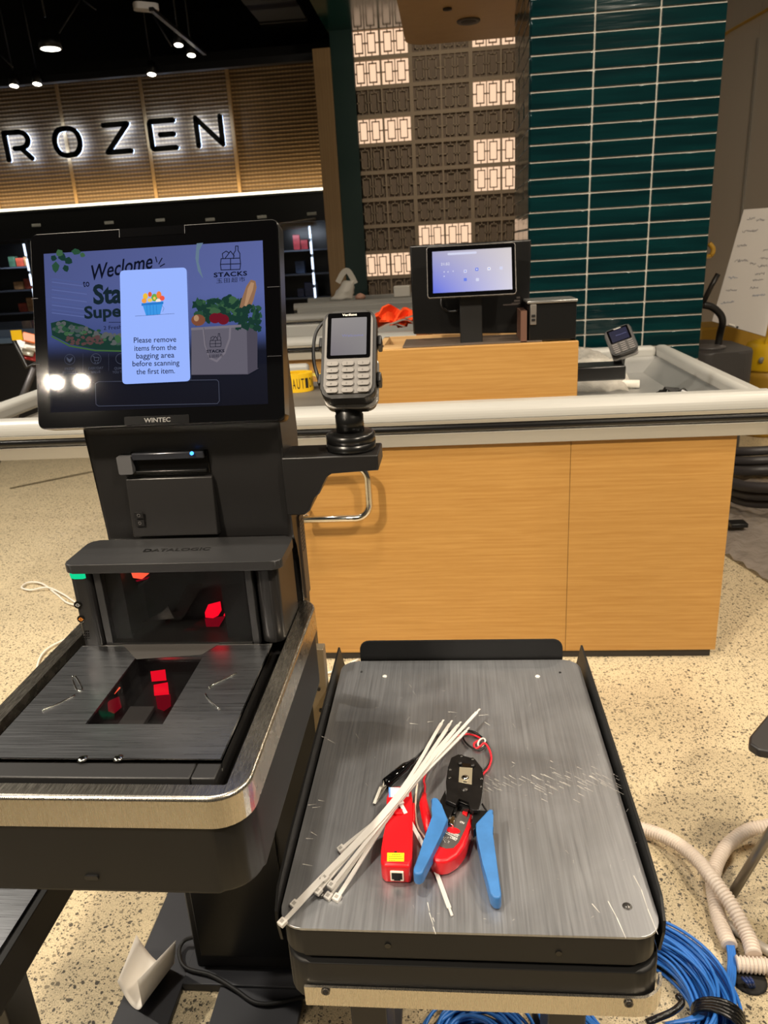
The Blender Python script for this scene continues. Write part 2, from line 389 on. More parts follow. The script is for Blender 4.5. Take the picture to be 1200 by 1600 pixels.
# yellow tape along the hoarding
b = MB(); a = oz(0, 0, 0)
p0 = ox(1200, 15, 2.78); p1 = ox(1138, 50, 2.78)
b.tube([p0 + Vector((0, -.8, .0)), p0, p1, p1 + Vector((0, 1.2, 0))], .01, YEL, flat=(.03, .002)); tag(b.build('masking_tape'), 'yellow tape strip running along the top of the white hoarding', 'tape')
# fascia over the freezers (Y = 10), right end hidden behind the veneer post
Yf = 10.0
zb = oy(0, 331, Yf).z; zt = oy(200, 125, Yf).z
seams = [oy(107, 240, Yf).x, oy(235, 240, Yf).x, oy(365, 210, Yf).x]
gap = seams[1] - seams[0]
b = MB(); x1 = -1.2; xs = [seams[0] - 2 * gap, seams[0] - gap] + seams
for i in range(4):
    b.box((xs[i] + .02, Yf, zb), (xs[i + 1] - .02, Yf + .12, zt + .06), FASC)
struct(b.build('trim_1', loc=(0, Yf, 0)))
b = MB(); b.box((seams[2] + .02, Yf + .03, zb), (x1, Yf + .12, zt + .1), FASC); struct(b.build('trim_2', loc=(0, Yf, 0)))
b = MB()
LW = mat('fascia_batten', (176, 140, 90), .5)
for x in xs[1:]: b.box((x - .02, Yf - .012, zb), (x + .02, Yf + .12, zt + .06), LW)
struct(b.build('trim_3'))
b = MB(); b.box((-10, Yf - .02, zb - .35), (x1, Yf + .5, zb - .03), BLKS); b.box((-10, Yf - .06, zb - .03), (x1, Yf + .5, zb), BLKS)
b.box((-10, Yf - .25, zt + .06), (x1 + .1, Yf + .3, zt + .16), DARK); struct(b.build('trim_4'))
b = MB(); b.box((-8, Yf - .10, zb - .005), (x1, Yf - .06, zb + .022), emis('led_strip', (255, 244, 214), 3.0))
tag(b.build('led_strip_light'), 'long thin glowing strip light under the wooden fascia of the sign', 'strip light')
light('strip_glow', (-4.6, Yf - .14, zb + .03), 15, 7.0, (1, .78, .48), (-4.6, Yf + .06, zb + .5), size_y=.04)
# veneer post and green painted end of the lattice wall (Y = 9)
Yb = 9.0
def bx(px, py): return oy(px, py, Yb)
px0 = bx(487, 80).x; px1 = bx(517, 75).x
b = MB(); b.box((px0 + .02, Yb - .1, 0), (px1, Yb + .5, bx(487, 80).z), POSTW, .004); struct(b.build('trim_5'))
gx0 = px1; gx1 = bx(551, 60).x
b = MB(); b.box((gx0, Yb - .06, 0), (gx1, Yb + .5, 4.2), GREENP); struct(b.build('trim_6'))
# green gloss soffit over the lattice wall and the veneered dropped soffit
zs = oz(515, 48, 0); zs = bx(560, 47).z
b = MB(); b.box((gx0 - .02, 4.4, zs), (6, Yb + .4, zs + .1), SOFF); struct(b.build('ceiling_soffit'))
b = MB(); b.box((oz(1, 1, 0).x * 0 + gx0 - .02, 2.0, zs + .1), (6, 4.4, 4.85), DARK); struct(b.build('trim_7'))
zl = 2.9; ysb = oz(640, 72, zl).y; xsl = oz(622, 10, zl).x
b = MB(); b.rbox(xsl, 3.6, zl, 1.9, ysb, zl + .5, .16, SLABW, corners=(1, 0, 0, 1)); struct(b.build('trim_8'))
for (px, py, r) in ((732, 32, .082), (699, 13, .03)):
    c = oz(px, py, zl)
    if r > .05:
        t = thing('ceiling_speaker', (c.x, c.y, zl - .012), 'round grey recessed grille in the wooden dropped soffit', 'ceiling grille')
        b = MB(); b.lathe([(r, .012), (r, .004), (r * .95, 0), (r * .8, .002)], mat('vent_rim', (92, 84, 78), .5), T(c.x, c.y, zl - .012)); b.build('rim', t)
        b = MB(); b.lathe([(r * .79, .004), (r * .5, -.001), (.01, -.004)], mat('vent_grille', (70, 64, 60), .6), T(c.x, c.y, zl - .012)); b.build('grille', t)
    else:
        b = MB(); b.lathe([(r, .01), (r, 0), (.004, -.004)], mat('dark_cap', (54, 44, 32), .5), T(c.x, c.y, zl - .01)); tag(b.build('sprinkler_cap'), 'tiny dark disc in the wooden soffit beside the round grille', 'ceiling disc')
# lattice block wall
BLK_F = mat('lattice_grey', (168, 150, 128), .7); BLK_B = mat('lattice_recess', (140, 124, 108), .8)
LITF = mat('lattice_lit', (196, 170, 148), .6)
zA = bx(560, 88.7).z; pit = (bx(560, 88.7).z - bx(577, 432).z) / 8.0
xp = [bx(557, 200).x, bx(650, 200).x, bx(740, 200).x]; pp = (xp[2] - xp[0]) / 2
bw = pp * .452; bh = pit * .86
def pattern(mb, x, z, m, y):
    # one block: two slim upright rectangles, centre uprights, short ties to the frame
    t = .005
    def bar(u0, v0, u1, v1):
        X0, X1 = sorted((x + u0 * bw, x + u1 * bw)); Z0, Z1 = sorted((z + v0 * bh, z + v1 * bh))
        mb.box((X0 - t, y, Z0 - t), (X1 + t, y + .03, Z1 + t), m)
    for (a, c) in ((.13, .40), (.60, .87)):
        bar(a, .13, c, .13); bar(a, .87, c, .87); bar(a, .13, a, .87); bar(c, .13, c, .87)
        bar((a + c) / 2, 0, (a + c) / 2, .13); bar((a + c) / 2, .87, (a + c) / 2, 1)
    bar(.5, 0, .5, 1); bar(0, .5, .13, .5); bar(.40, .5, .60, .5); bar(.87, .5, 1, .5)
grid = MB(); recess = MB(); lit = {(0, 0), (1, 0), (3, 0), (8, 0), (7, 1), (0, 2), (2, 2), (4, 2), (5, 2), (0, 3), (1, 3), (3, 3)}
xL = gx1; nP = 5; rows = range(-3, 13)
xR = xp[0] + nP * pp
names = {(0, 0): 'glowing lattice panel at the top left, under the green soffit', (1, 0): 'glowing lattice panel directly below the top left one', (3, 0): 'glowing lattice panel alone in the left column at mid height',
         (8, 0): 'glowing lattice panel lowest on the wall, left of the cash register', (7, 1): 'glowing lattice panel in the middle column just above the cash register',
         (0, 2): 'glowing lattice panel cut off by the wooden soffit beside the tiled pillar', (2, 2): 'upper single glowing lattice panel left of the tiled pillar',
         (4, 2): 'upper of the two stacked glowing lattice panels left of the tiled pillar', (5, 2): 'lower of the two stacked glowing lattice panels left of the tiled pillar'}
GLOW = emis('lattice_glow', (255, 214, 178), 1.05)
for r in rows:
    z = zA - r * pit
    if z < .05 or z + bh > zs - .005: 
        if z < .05: continue
    for c in range(nP):
        for k in range(2):
            x = xp[0] + c * pp + k * (bw + pp * .03)
            if (r, c) in lit: continue
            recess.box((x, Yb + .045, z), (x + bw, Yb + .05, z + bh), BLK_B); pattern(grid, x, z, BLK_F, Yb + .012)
# frame members between blocks
zz0, zz1 = 0.0, zs
vx = [xL]
def cell_edges():
    e = []
    for c in range(nP):
        for k in range(2):
            x = xp[0] + c * pp + k * (bw + pp * .03); e.append((x, x + bw))
    return e
ce = cell_edges(); prev = xL
for (a, c_) in ce: grid.box((prev, Yb, zz0), (a, Yb + .05, zz1), BLK_F); prev = c_
grid.box((prev, Yb, 0), (4.0, Yb + .05, zs), BLK_F)
for r in range(-4, 13):
    z1_ = zA - r * pit; z0_ = zA - (r + 1) * pit + bh
    if z0_ > zs: continue
    grid.box((xL, Yb + .001, max(0, z0_)), (prev, Yb + .05, min(z1_, zs)), BLK_F)
struct(grid.build('wall_lattice')); struct(recess.build('wall_lattice_recess'))
b = MB(); b.box((xL, Yb + .14, 0), (4.0, Yb + .2, zs), DARK); struct(b.build('wall_lattice_back'))
for (r, c) in sorted(lit):
    if (r, c) not in names: continue
    z = zA - r * pit; x0 = xp[0] + c * pp
    t = thing('lattice_light', (x0 + bw, Yb, z), names[(r, c)] , 'wall light', 'glowing lattice panels')
    for k in range(2):
        x = x0 + k * (bw + pp * .03)
        b = MB(); b.box((x + .001, Yb + .05, z + .001), (x + bw - .001, Yb + .06, z + bh - .001), GLOW); g = b.build('glowing_block', t)
        b = MB(); pattern(b, x, z, LITF, Yb - .0); b.build('lattice', g)
# white neon: rounded stroke letters standing off the fascia with a cold halo
HALO = emis('cold_halo', (170, 200, 255), 17.0); LFACE = mat('sign_black', (12, 13, 14), .4)
def stroke(mb, M, pts, w, z0, z1, m, closed=False):
    pp_ = pts + ([pts[0]] if closed else [])
    for i in range(len(pp_) - 1):
        a, c = Vector(pp_[i]), Vector(pp_[i + 1]); d = _n(c - a); n = Vector((-d.y, d.x)) * w / 2
        mb.prism([tuple(a + n), tuple(a - n), tuple(c - n), tuple(c + n)], z0, z1, m, M=M)
    for p in pp_:
        mb.prism([(p[0] + math.cos(t * math.pi / 8) * w / 2, p[1] + math.sin(t * math.pi / 8) * w / 2) for t in range(16)], z0, z1 , m, M=M)
def arc(cx, cy, rx, ry, a0, a1, n=10): return [(cx + rx * math.cos(math.radians(a0 + (a1 - a0) * i / n)), cy + ry * math.sin(math.radians(a0 + (a1 - a0) * i / n))) for i in range(n + 1)]
GL = {'F': [[(0, 0), (0, 1), (1, 1)], [(.25, .5), (.9, .5)]],
      'R': [[(0, 0), (0, 1)] + [(.55, 1)] + arc(.62, .7, .36, .3, 80, -90, 8) + [(.35, .4)], [(.62, .4), (1, 0)]],
      'O': [[(.5, 1)] + arc(.62, .5, .42, .5, 70, -70, 8)[0:] + [(.4, 0)] + arc(.38, .5, .42, .5, 250, 110, 8) + [(.5, 1)]],
      'Z': [[(0, 1), (1, 1), (0.02, 0), (1, 0)]],
      'E': [[(1, 1), (0.05, 1), (0.0, .93), (0, .07), (.05, 0), (1, 0)], [(.4, .5), (.95, .5)]],
      'N': [[(0, 0), (0, 1), (1, 0), (1, 1)]]}
pa = oy(20, 252, Yf); pb = oy(314, 231, Yf); pc = oy(352, 187, Yf)
hgt = (oy(331, 187, Yf).z - oy(331, 230, Yf).z); wid = 1.0 * hgt
sg = thing('illuminated_sign', (-4.0, Yf, pa.z), 'black FROZEN letters with a cold white halo on the wooden fascia', 'sign')
lx = {'R': oy(21, 252, Yf).x, 'O': oy(93, 225, Yf).x, 'Z': oy(171, 225, Yf).x, 'E': oy(242, 225, Yf).x, 'N': oy(314, 225, Yf).x}
lx['F'] = lx['R'] - (lx['O'] - lx['R'])
for ch in 'FROZEN':
    M = frame((lx[ch], Yf - .075, pb.z + .012), (1, 0, 0), (0, 0, 1))   # z axis towards the viewer (-Y)
    b = MB()
    for st in GL[ch]: stroke(b, M, [(u * wid, v * hgt) for u, v in st], .058, 0, .035, LFACE)
    l = b.build('letter', sg)
    b = MB()
    for st in GL[ch]: stroke(b, M, [(u * wid, v * hgt) for u, v in st], .054, -.012, -.002, HALO)
    b.build('halo_light', l)
# teal tiled pillar
PX0, PX1, PY0, PY1 = .381, 1.207, 3.8, 4.55
b = MB(); b.box((PX0 + .004, PY0 + .004, 0), (PX1 - .004, PY1, 4.9), GROUT); pil = struct(b.build('wall_pillar'))
tw = (PX1 - PX0) / 3; th = .0713; zt0 = 2.323
b = MB(); rs = random.Random(3)
k0 = int((.0 - zt0) / th)
for r in range(-29, 14):
    z0 = zt0 + r * th
    if z0 < .2 or z0 > 3.2: continue
    for c in range(3):
        M = T(PX0 + (c + .5) * tw, PY0, z0 + th / 2) @ Euler((rs.gauss(0, .003), 0, rs.gauss(0, .003))).to_matrix().to_4x4()
        b.box((-tw / 2 + .0038, -.004, -th / 2 + .0038), (tw / 2 - .0038, .012, th / 2 - .0038), TILE, .0018, M)
    for c in range(3):
        M = T(PX0, PY0 + (c + .5) * .25, z0 + th / 2) @ Euler((0, rs.gauss(0, .006), rs.gauss(0, .006))).to_matrix().to_4x4()
        b.box((-.004, -.125 + .0035, -th / 2 + .0035), (.012, .125 - .0035, th / 2 - .0035), TILE, .0018, M)
o = b.build('tile', pil)
# freezer wall under the fascia
FR = mat('freezer_black', (12, 13, 16), .3); FGL = mat('freezer_dark_glass', (14, 18, 28), .05)
fz = thing('freezer_cabinet', (-4.4, Yf + .3, 0), 'long black upright freezer cabinet with glass doors under the sign', 'freezer')
b = MB(); b.box((-9, Yf + .75, 0), (x1, Yf + .8, zb - .3), FR); b.box((-9, Yf + .0, 0), (x1, Yf + .8, .25), FR); b.box((x1 - .05, Yf, 0), (x1, Yf + .8, zb - .3), FR)
for z in (.55, .85, 1.15, 1.45): b.box((-9, Yf + .2, z), (x1 - .06, Yf + .72, z + .02), mat('shelf_grey', (70, 74, 84), .4))
b.build('body', fz)
LEDW = emis('cold_led', (214, 230, 255), 2.2)
xm = [oy(43, 400, Yf).x, oy(90, 400, Yf).x, oy(494, 400, Yf).x]
dw = (xm[2] - xm[0]) / 5
for i in range(-2, 5):
    xd0 = xm[0] + i * dw
    b = MB(); b.box((xd0, Yf - .01, .25), (xd0 + .045, Yf + .02, zb - .36), mat('door_frame_grey', (70, 76, 92), .35, .5)); b.box((xd0 + .045, Yf - .01, zb - .40), (xd0 + dw, Yf + .02, zb - .36), FR)
    d = b.build('door', fz)
    b = MB(); b.box((xd0 + dw * .9, Yf + .1, .4), (xd0 + dw * .9 + .02, Yf + .12, zb - .5), mat('led_diffuser', (200, 210, 220), .4))
    for s_ in range(7): b.box((xd0 + dw * .9 - .008, Yf + .09, .46 + s_ * .19), (xd0 + dw * .9 + .016, Yf + .1, .46 + s_ * .19 + .15), LEDW)
    b.build('led_bar', d)
for i, (px, py) in enumerate([(56, 352), (170, 348), (250, 344), (328, 343), (409, 339), (487, 334)]):
    p = oy(px, py, Yf - .03); b = MB(); b.box((p.x - .06, Yf - .03, p.z - .018), (p.x + .06, Yf - .01, p.z + .018), mat('light_tab', (196, 196, 190), .5), .004); b.build('price_tab', fz)
cols = [(150, 60, 40), (70, 84, 110), (120, 120, 116), (60, 90, 70), (150, 110, 70), (40, 52, 90), (130, 40, 46)]
rg = random.Random(11)
for zsh, lvl in ((.57, 'bottom'), (.87, 'second lowest'), (1.17, 'second highest'), (1.47, 'top')):
    for (xa, xb) in ((oy(-10, 400, Yf).x, oy(48, 400, Yf).x), (oy(440, 400, Yf).x + .1, oy(498, 400, Yf).x - .15)):
        x = xa
        while x < xb - .1:
            w_ = rg.uniform(.09, .18); h_ = rg.uniform(.10, .2); c = rg.choice(cols)
            m = mat('frozen_pack_%d' % cols.index(c), c, .35, noise=((16, 16, 22), .35, 3)); b = MB()
            M = T(x + w_ / 2, Yf + .35 + rg.uniform(-.03, .03), zsh + .002) @ Matrix.Rotation(rg.uniform(-.12, .12), 4, 'Z')
            b.box((-w_ / 2, -.04, 0), (w_ / 2, .04, h_), m, .006, M)
            tag(b.build('frozen_food_pack'), 'boxed food pack on %s shelf of the black freezer, %s the kiosk monitor' % (lvl, 'left of' if xa < -3 else 'right of'), 'food package', 'frozen food packs ' + lvl + (' left' if xa < -3 else ' right'))
            x += w_ + .015
light('freezer_lamp', (oy(20, 400, Yf).x, Yf + .08, 1.7), 5, .5, (.75, .85, 1), (oy(20, 400, Yf).x, Yf + .5, 1.0), size_y=.05)
light('freezer_lamp', (oy(470, 400, Yf).x - .1, Yf + .08, 1.7), 3, .5, (.75, .85, 1), (oy(470, 400, Yf).x, Yf + .5, 1.0), size_y=.05)
# clear wrapped hanging roll at the freezer top right
p = oy(468, 350, Yf - .1); b = MB(); q = oy(494, 346, Yf - .1)
b.tube(smooth_path([p + Vector((-.25, 0, -.02)), p, q], 6), .05, mat('clear_film', (150, 132, 110), .12, alpha=.35), 12); tag(b.build('plastic_wrap'), 'sagging clear plastic wrap hanging across the freezer top right corner', 'plastic wrap')
# ceiling fittings
SPOTM = mat('spot_black', (18, 18, 20), .4)
# track and beams
b = MB(); pA = oy(-60, 160, 9.3); pB = oy(490, 92, 9.3); b.box((-8, 9.25, pB.z - .02), (-1.1, 9.35, pB.z + .05), SPOTM); struct(b.build('trim_9'))
GLW = emis('lamp_glow', (255, 246, 224), 14)
def spot(px, py, Yd, r, label, lid=True, name='track_spotlight', tilt=(0, -.25, -1)):
    c = oy(px, py, Yd); t = thing(name, tuple(c), label, 'ceiling light', 'ceiling spotlights')
    d = _n(Vector(tilt)); up_ = -d
    M = d.to_track_quat('Z', 'Y').to_matrix().to_4x4(); M.translation = c
    b = MB(); kk = .35 if name == 'dome_light' else 1; b.lathe([(r * .45, -r * 2.8 * kk), (r, -r * 2.4 * kk), (r * 1.08, 0), (r * .95, .002)], SPOTM, M); h = b.build('housing', t)
    b = MB(); b.lathe([(r * .9, .004), (r * .5, .006), (.001, .007)], GLW, M); b.build('lens', h)
    b = MB(); b.cyl(c + up_ * r * 2.6, Vector((c.x, c.y, 4.9)), .008, SPOTM); b.build('stem', t)
    return t
spot(79, 76, 7.6, .095, 'large round dome ceiling light at the upper left', name='dome_light', tilt=(0, 0, -1))
spot(22, 134, 9.2, .05, 'leftmost small ceiling spot above the R of the sign')
spot(58, 131, 9.2, .05, 'small ceiling spot between the R and the O of the sign')
spot(237, 116, 9.2, .05, 'small ceiling spot above the E of the sign')
spot(279, 70, 8.2, .045, 'left one of the paired spots on the white track')
spot(299, 86, 8.6, .045, 'right one of the paired spots on the white track')
a = oy(236, 14, 6.9); c = oy(320, 84, 8.8)
b = MB(); b.tube([oz(0,0,0)*0 + a, c], .02, SPOTM, flat=(.018, .014)); tr = tag(b.build('lighting_track'), 'thin ceiling track carrying the paired spots', 'track')
b = MB(); a = oy(228, 11, 7.0); b.rbox(-.1, -.05, -.025, .1, .05, .025, .03, mat('white_housing', (196, 190, 186), .5), .006, T(a) @ Matrix.Rotation(.6, 4, 'Z')); tag(b.build('access_point'), 'flat white box fitting at the end of the ceiling track', 'ceiling fitting')
# hanging rods/wires and dark acoustic boards
b = MB()
for (p, q) in (((125, 0), (92, 52)), ((240, 25), (268, 72)), ((0, 85), (20, 105)), ((130, 0), (150, 15))):
    b.cyl(oy(*p, 8.0), oy(*q, 8.0), .008, mat('rod_grey', (44, 44, 48), .5), 6)
struct(b.build('trim_10'))
BRD = mat('ceiling_board', (34, 30, 27), .7)
b = MB(); zz = 3.9
b.prism([tuple(oz(*q, zz).xy) for q in ((376, 0), (462, 0), (478, 28), (405, 34))], zz, zz + .05, BRD)
b.prism([tuple(oz(*q, zz).xy) for q in ((405, 37), (480, 31), (492, 76), (440, 80))], zz, zz + .05, BRD)
struct(b.build('trim_11'))
# ================================================================== FURNITURE BEHIND
def rail_front(mb, x0, x1, y, z0=.80, z1=.938, d=.06):
    # stacked extrusion seen from the front: alu band, black bumper, pale rounded top
    h = z1 - z0
    prof = [(0, z0), (-.004, z0 + .3 * h), (-.004, z0 + .31 * h)]
    def ext(pts, m, sm=True):
        n = len(pts); A = [mb.bm.verts.new((x0, y + p[0], p[1])) for p in pts]; B = [mb.bm.verts.new((x1, y + p[0], p[1])) for p in pts]
        fs = [mb.bm.faces.new((A[i], A[(i + 1) % n], B[(i + 1) % n], B[i])) for i in range(n)]
        mb._fin(fs, m, False); mb._fin([mb.bm.faces.new(A), mb.bm.faces.new(B[::-1])], m)
    ext([(0, z0), (d, z0), (d, z0 + .32 * h), (.002, z0 + .32 * h), (-.002, z0 + .29 * h)], ALU)
    a0 = z0 + .33 * h; a1 = z0 + .53 * h; c = (a0 + a1) / 2; r = (a1 - a0) / 2
    ext([(d, a0)] + [(.004 - math.cos(t) * .016, c + math.sin(t) * r) for t in [math.radians(v) for v in range(-80, 81, 20)]] + [(d, a1)], RAILB)
    ext([(d, a1 + .001), (-.006, a1 + .001), (-.008, a1 + .012), (0.0, a1 + .014), (d, a1 + .014)], ALU)
    b0 = a1 + .0145
    ext([(d, b0)] + [(.028 - math.cos(t) * .034, b0 + math.sin(t) * (z1 - b0)) for t in [math.radians(v) for v in range(0, 91, 10)]] + [(d, z1)], RAILW)
def counter_behind(x0, x1, y, lab, zt=.94):
    t = thing('checkout_counter', ((x0 + x1) / 2, y + .4, 0), lab, 'checkout counter')
    b = MB(); b.box((x0 + .08, y + .04, .04), (x1 - .08, y + .8, .80), OAK); b.build('body', t)
    b = MB(); rail_front(b, x0, x1, y); b.box((x0, y + .8, .84), (x1, y + .86, zt), RAILW, .01); b.build('bumper_rail', t)
    b = MB(); b.box((x0 + .02, y + .06, .82), (x1 - .02, y + .8, .86), GREYB); b.build('belt', t)
    return t
counter_behind(-1.75, .15, 4.62, 'second checkout counter from the front, orange vest lying on it')
counter_behind(-1.45, .35, 6.45, 'third checkout counter from the front, white rails across its top')
counter_behind(-1.60, .6, 7.85, 'rearmost checkout counter, white carrier bag standing on it')
# orange vest heaps
def cloth_heap(name, pts, y, z, m, label, cat, hh=.08, seed=1):
    b = MB(); rr = random.Random(seed)
    for i in range(6):
        ps = []
        x0 = pts[0] + (pts[1] - pts[0]) * rr.random() * .6
        for k in range(6):
            ps.append((x0 + (pts[1] - pts[0]) * (.12 * k) + rr.uniform(-.02, .02), y + rr.uniform(-.08, .08), z + .02 + rr.random() * hh * (1 - abs(k - 2.5) / 4)))
        b.tube(smooth_path(ps, 4), .02, m, 8, radii=None, flat=(.035, .006))
    return tag(b.build(name), label, cat)
cloth_heap('safety_vest', (-.55, -.14), 4.85, .94, ORNG, 'crumpled orange safety vest on the second checkout counter, left of the cash register', 'vest', .12, 5)
b = MB()
for k in range(3):
    b.tube(smooth_path([(-.45 + .09 * k, 4.68, .955 + .03 * k), (-.36 + .09 * k, 4.70, .985 + .02 * k), (-.28 + .08 * k, 4.72, .96)], 4), .01, mat('silver_band', (150, 140, 130), .3), flat=(.012, .004))
tag(b.build('reflective_strap'), 'grey reflective strap lying over the orange vest', 'strap')
# white plastic bag with handle loop
b = MB(); rr = random.Random(4); bb = oy(534, 468, 8.0); bt = oy(545, 428, 8.0)
ringn = 12; hs = 9; V = []
for j in range(hs):
    t_ = j / (hs - 1); cx = bb.x + (bt.x - bb.x) * t_; cz = bb.z + (bt.z - bb.z) * .72 * t_; r = .12 * (1 - t_ * .5)
    V.append([b.bm.verts.new((cx + math.cos(2 * math.pi * i / ringn) * r * rr.uniform(.85, 1.1), 8.0 + math.sin(2 * math.pi * i / ringn) * r * .5 * rr.uniform(.7, 1.2), cz + rr.uniform(-.01, .01))) for i in range(ringn)])
fs = [b.bm.faces.new((V[j][i], V[j][(i + 1) % ringn], V[j + 1][(i + 1) % ringn], V[j + 1][i])) for j in range(hs - 1) for i in range(ringn)]
fs += [b.bm.faces.new(V[0][::-1]), b.bm.faces.new(V[-1])]
BAGM = mat('carrier_bag_film', (226, 222, 212), .35, trans=.2); b._fin(fs, BAGM, True)
bg = tag(b.build('carrier_bag'), 'white plastic carrier bag with a loop handle standing on the rearmost checkout counter', 'bag')
b = MB(); tp = Vector((bt.x - .03, 8.0, bb.z + (bt.z - bb.z) * .68))
b.tube(smooth_path([tp + Vector((-.09, 0, 0)), tp + Vector((-.03, 0, .09)), tp + Vector((.02, 0, .11)), tp + Vector((.06, 0, .05)), tp + Vector((.09, 0, -.02))], 5), .02, BAGM, 8, flat=(.008, .028)); b.build('handle', bg)
p = oy(628, 467, 8.0); b = MB(); b.box((p.x - .08, 7.95, .942), (p.x + .09, 8.1, p.z + .13), WHITE, .01); tag(b.build('small_white_box'), 'small white box on the rearmost counter, just left of the black cash register monitor', 'box')
p = oy(563, 464, 8.0); b = MB(); b.lathe([(.05, 0), (.055, .03), (.03, .05), (.005, .06)], mat('pinkish_item', (196, 150, 130), .5), T(p.x, 8.0, .942)); tag(b.build('small_bowl'), 'tiny pinkish object beside the white carrier bag', 'bowl')
# chest freezer, far left
b = MB(); q0 = oy(52, 500, 6.0); 
cf = thing('chest_freezer', (q0.x - .9, 6.5, 0), 'black chest freezer with a bluish glass lid at the far left', 'freezer')
b.rbox(q0.x - 2.2, 6.0, .0, q0.x + .55, 7.2, .86, .08, mat('chest_black', (20, 20, 22), .4), .01); b.build('body', cf)
b = MB(); b.rbox(q0.x - 2.22, 5.98, .86, q0.x + .57, 7.22, .90, .08, mat('bluish_rim', (96, 116, 140), .25, .3), .01); b.rbox(q0.x - 2.1, 6.1, .90, q0.x + .45, 7.1, .96, .08, mat('lid_glass', (90, 104, 124), .08, .4), .02); b.build('lid', cf)
# sweets rack with tube leg
rk = thing('sweets_rack', tuple(oy(30, 560, 4.6)), 'tilted black wire sweets rack with a yellow tag at the far left edge', 'rack')
cs = [oy(20, 528, 4.6), oy(60, 515, 4.6), oy(62, 565, 4.6), oy(42, 574, 4.6)]
b = MB(); M = frame(cs[3], cs[2] - cs[3], cs[0] - cs[3]); 
b.tube([cs[0], cs[3], cs[2]], .014, BLK, 8); b.tube([cs[0] + Vector((.1, .12, .03)), cs[3] + Vector((.1, .12, .03))], .01, BLK, 8)
b.build('frame', rk)
b = MB(); b.tube([oy(54, 574, 4.6), oy(30, 634, 4.6), oy(-8, 730, 4.6)], .022, mat('grey_tube', (84, 82, 84), .4, .4), 10); b.build('leg', rk)
b = MB(); p = oy(30, 523, 4.58); b.box((p.x - .035, 4.55, p.z - .03), (p.x + .035, 4.56, p.z + .03), YEL); b.build('yellow_tag', rk)
for i, (px, py, c) in enumerate([(46, 528, (220, 110, 40)), (50, 541, (226, 220, 210)), (42, 548, (210, 210, 200)), (36, 538, (236, 236, 236)), (48, 556, (170, 30, 30))]):
    p = oy(px, py, 4.66 + .01 * i); b = MB(); b.box((-.045, -.012, -.03), (.045, .012, .03), mat('sweet_%d' % i, c, .4), .006, T(p) @ Euler((-.5, .3, .1)).to_matrix().to_4x4())
    tag(b.build('sweet_packet'), ['orange packet, uppermost on the tilted sweets rack', 'off-white packet in the middle of the tilted sweets rack', 'pale grey packet below the off-white one on the sweets rack', 'white packet nearest the yellow tag on the sweets rack', 'dark red packet lowest on the tilted sweets rack'][i], 'sweet packet', 'packets on the sweets rack')
# ================================================================== MAIN CHECKOUT COUNTER
YC = 2.385; CR = .895; CL = -.62
ct = thing('checkout_counter', (0.15, YC + .5, 0), 'oak veneered checkout counter with silver bumper rail, nearest to the camera', 'checkout counter')
b = MB(); XS = .379
b.box((CL, YC, .032), (XS - .0008, YC + .02, .81), OAK); b.box((XS + .0008, YC, .032), (CR - .0, YC + .02, .81), OAK)
b.build('front_panel', ct)
b = MB(); b.box((CR - .02, YC + .02, .032), (CR, YC + 1.0, .80), OAK); b.box((CL, YC + .02, .032), (CL + .02, YC + 1.0, .80), OAK); b.build('side_panel', ct)
b = MB(); b.box((CL + .01, YC + .012, 0), (CR - .012, YC + 1.0, .032), PLINTH); b.build('plinth', ct)
b = MB(); rail_front(b, -1.78, .985, YC - .018, .806, .94); b.build('front_bumper_rail', ct)
XRi, YBk = .93, 3.50
b = MB()
b.box((.925, YC + .04, .88), (.985, YBk + .06, .938), RAILW, .018); b.box((.93, YC + .04, .80), (.985, YBk + .06, .875), ALU, .004)
b.build('side_bumper_rail', ct)
b = MB(); b.box((.42, YBk, .88), (.925, YBk + .06, .938), RAILW, .018); b.box((.42, YBk + .0, .80), (.925, YBk + .055, .875), ALU, .004); b.build('back_bumper_rail', ct)
b = MB(); b.box((-1.78, YC + .04, .88), (-1.70, YBk + .06, .938), RAILW, .018); b.box((-1.78, YC + 1.05, .86), (-.66, YC + 1.1, .938), RAILW, .015); b.build('left_bumper_rail', ct)
b = MB(); b.box((.982, YC - .03, .80), (1.0, YC + .05, .895), RAILB, .008); b.build('end_cap', ct)
# stainless packing well
WELL = mat('well_steel', (186, 186, 184), .42, .8, noise=((2, 2, 2), .08, 3, .06))
b = MB(); o_ = [(.425, 2.43), (.925, 2.43), (.925, YBk), (.425, YBk)]; i_ = [(.425, 2.50), (.84, 2.50), (.84, YBk - .12), (.425, YBk - .12)]
zt_, zf_ = .895, .842
b.quad([(*i_[k], zf_) for k in range(4)], WELL)
for k in range(4):
    j = (k + 1) % 4; b.quad([(*o_[k], zt_), (*o_[j], zt_), (*i_[j], zf_), (*i_[k], zf_)], WELL)
b.build('packing_well', ct)
b = MB(); b.box((-1.70, YC + .045, .82), (-.26, YC + .98, .868), GREYB, .004); b.build('conveyor_belt', ct)
b = MB(); b.box((-.26, YC + .045, .80), (.42, YC + .98, .86), OAKT); b.build('worktop', ct)
# chrome grab handle
b = MB(); yh = YC - .075
pts = [(-.52, yh, .762), (-.33, yh, .764)] + [(-.33 + .05 * math.sin(t), yh, .714 + .05 * math.cos(t)) for t in [math.radians(v) for v in range(10, 91, 10)]] + [(-.28 + .05 * math.cos(t) - .05, yh, .633 - .05 * math.sin(t)) for t in [math.radians(v) for v in range(0, 91, 10)]] + [(-.52, yh, .582)]
b.tube(pts, .0115, CHROME, 14)
b.cyl((-.50, yh, .762), (-.50, YC, .762), .011, CHROME); b.cyl((-.50, yh, .582), (-.50, YC, .582), .011, CHROME); b.build('grab_handle', ct)
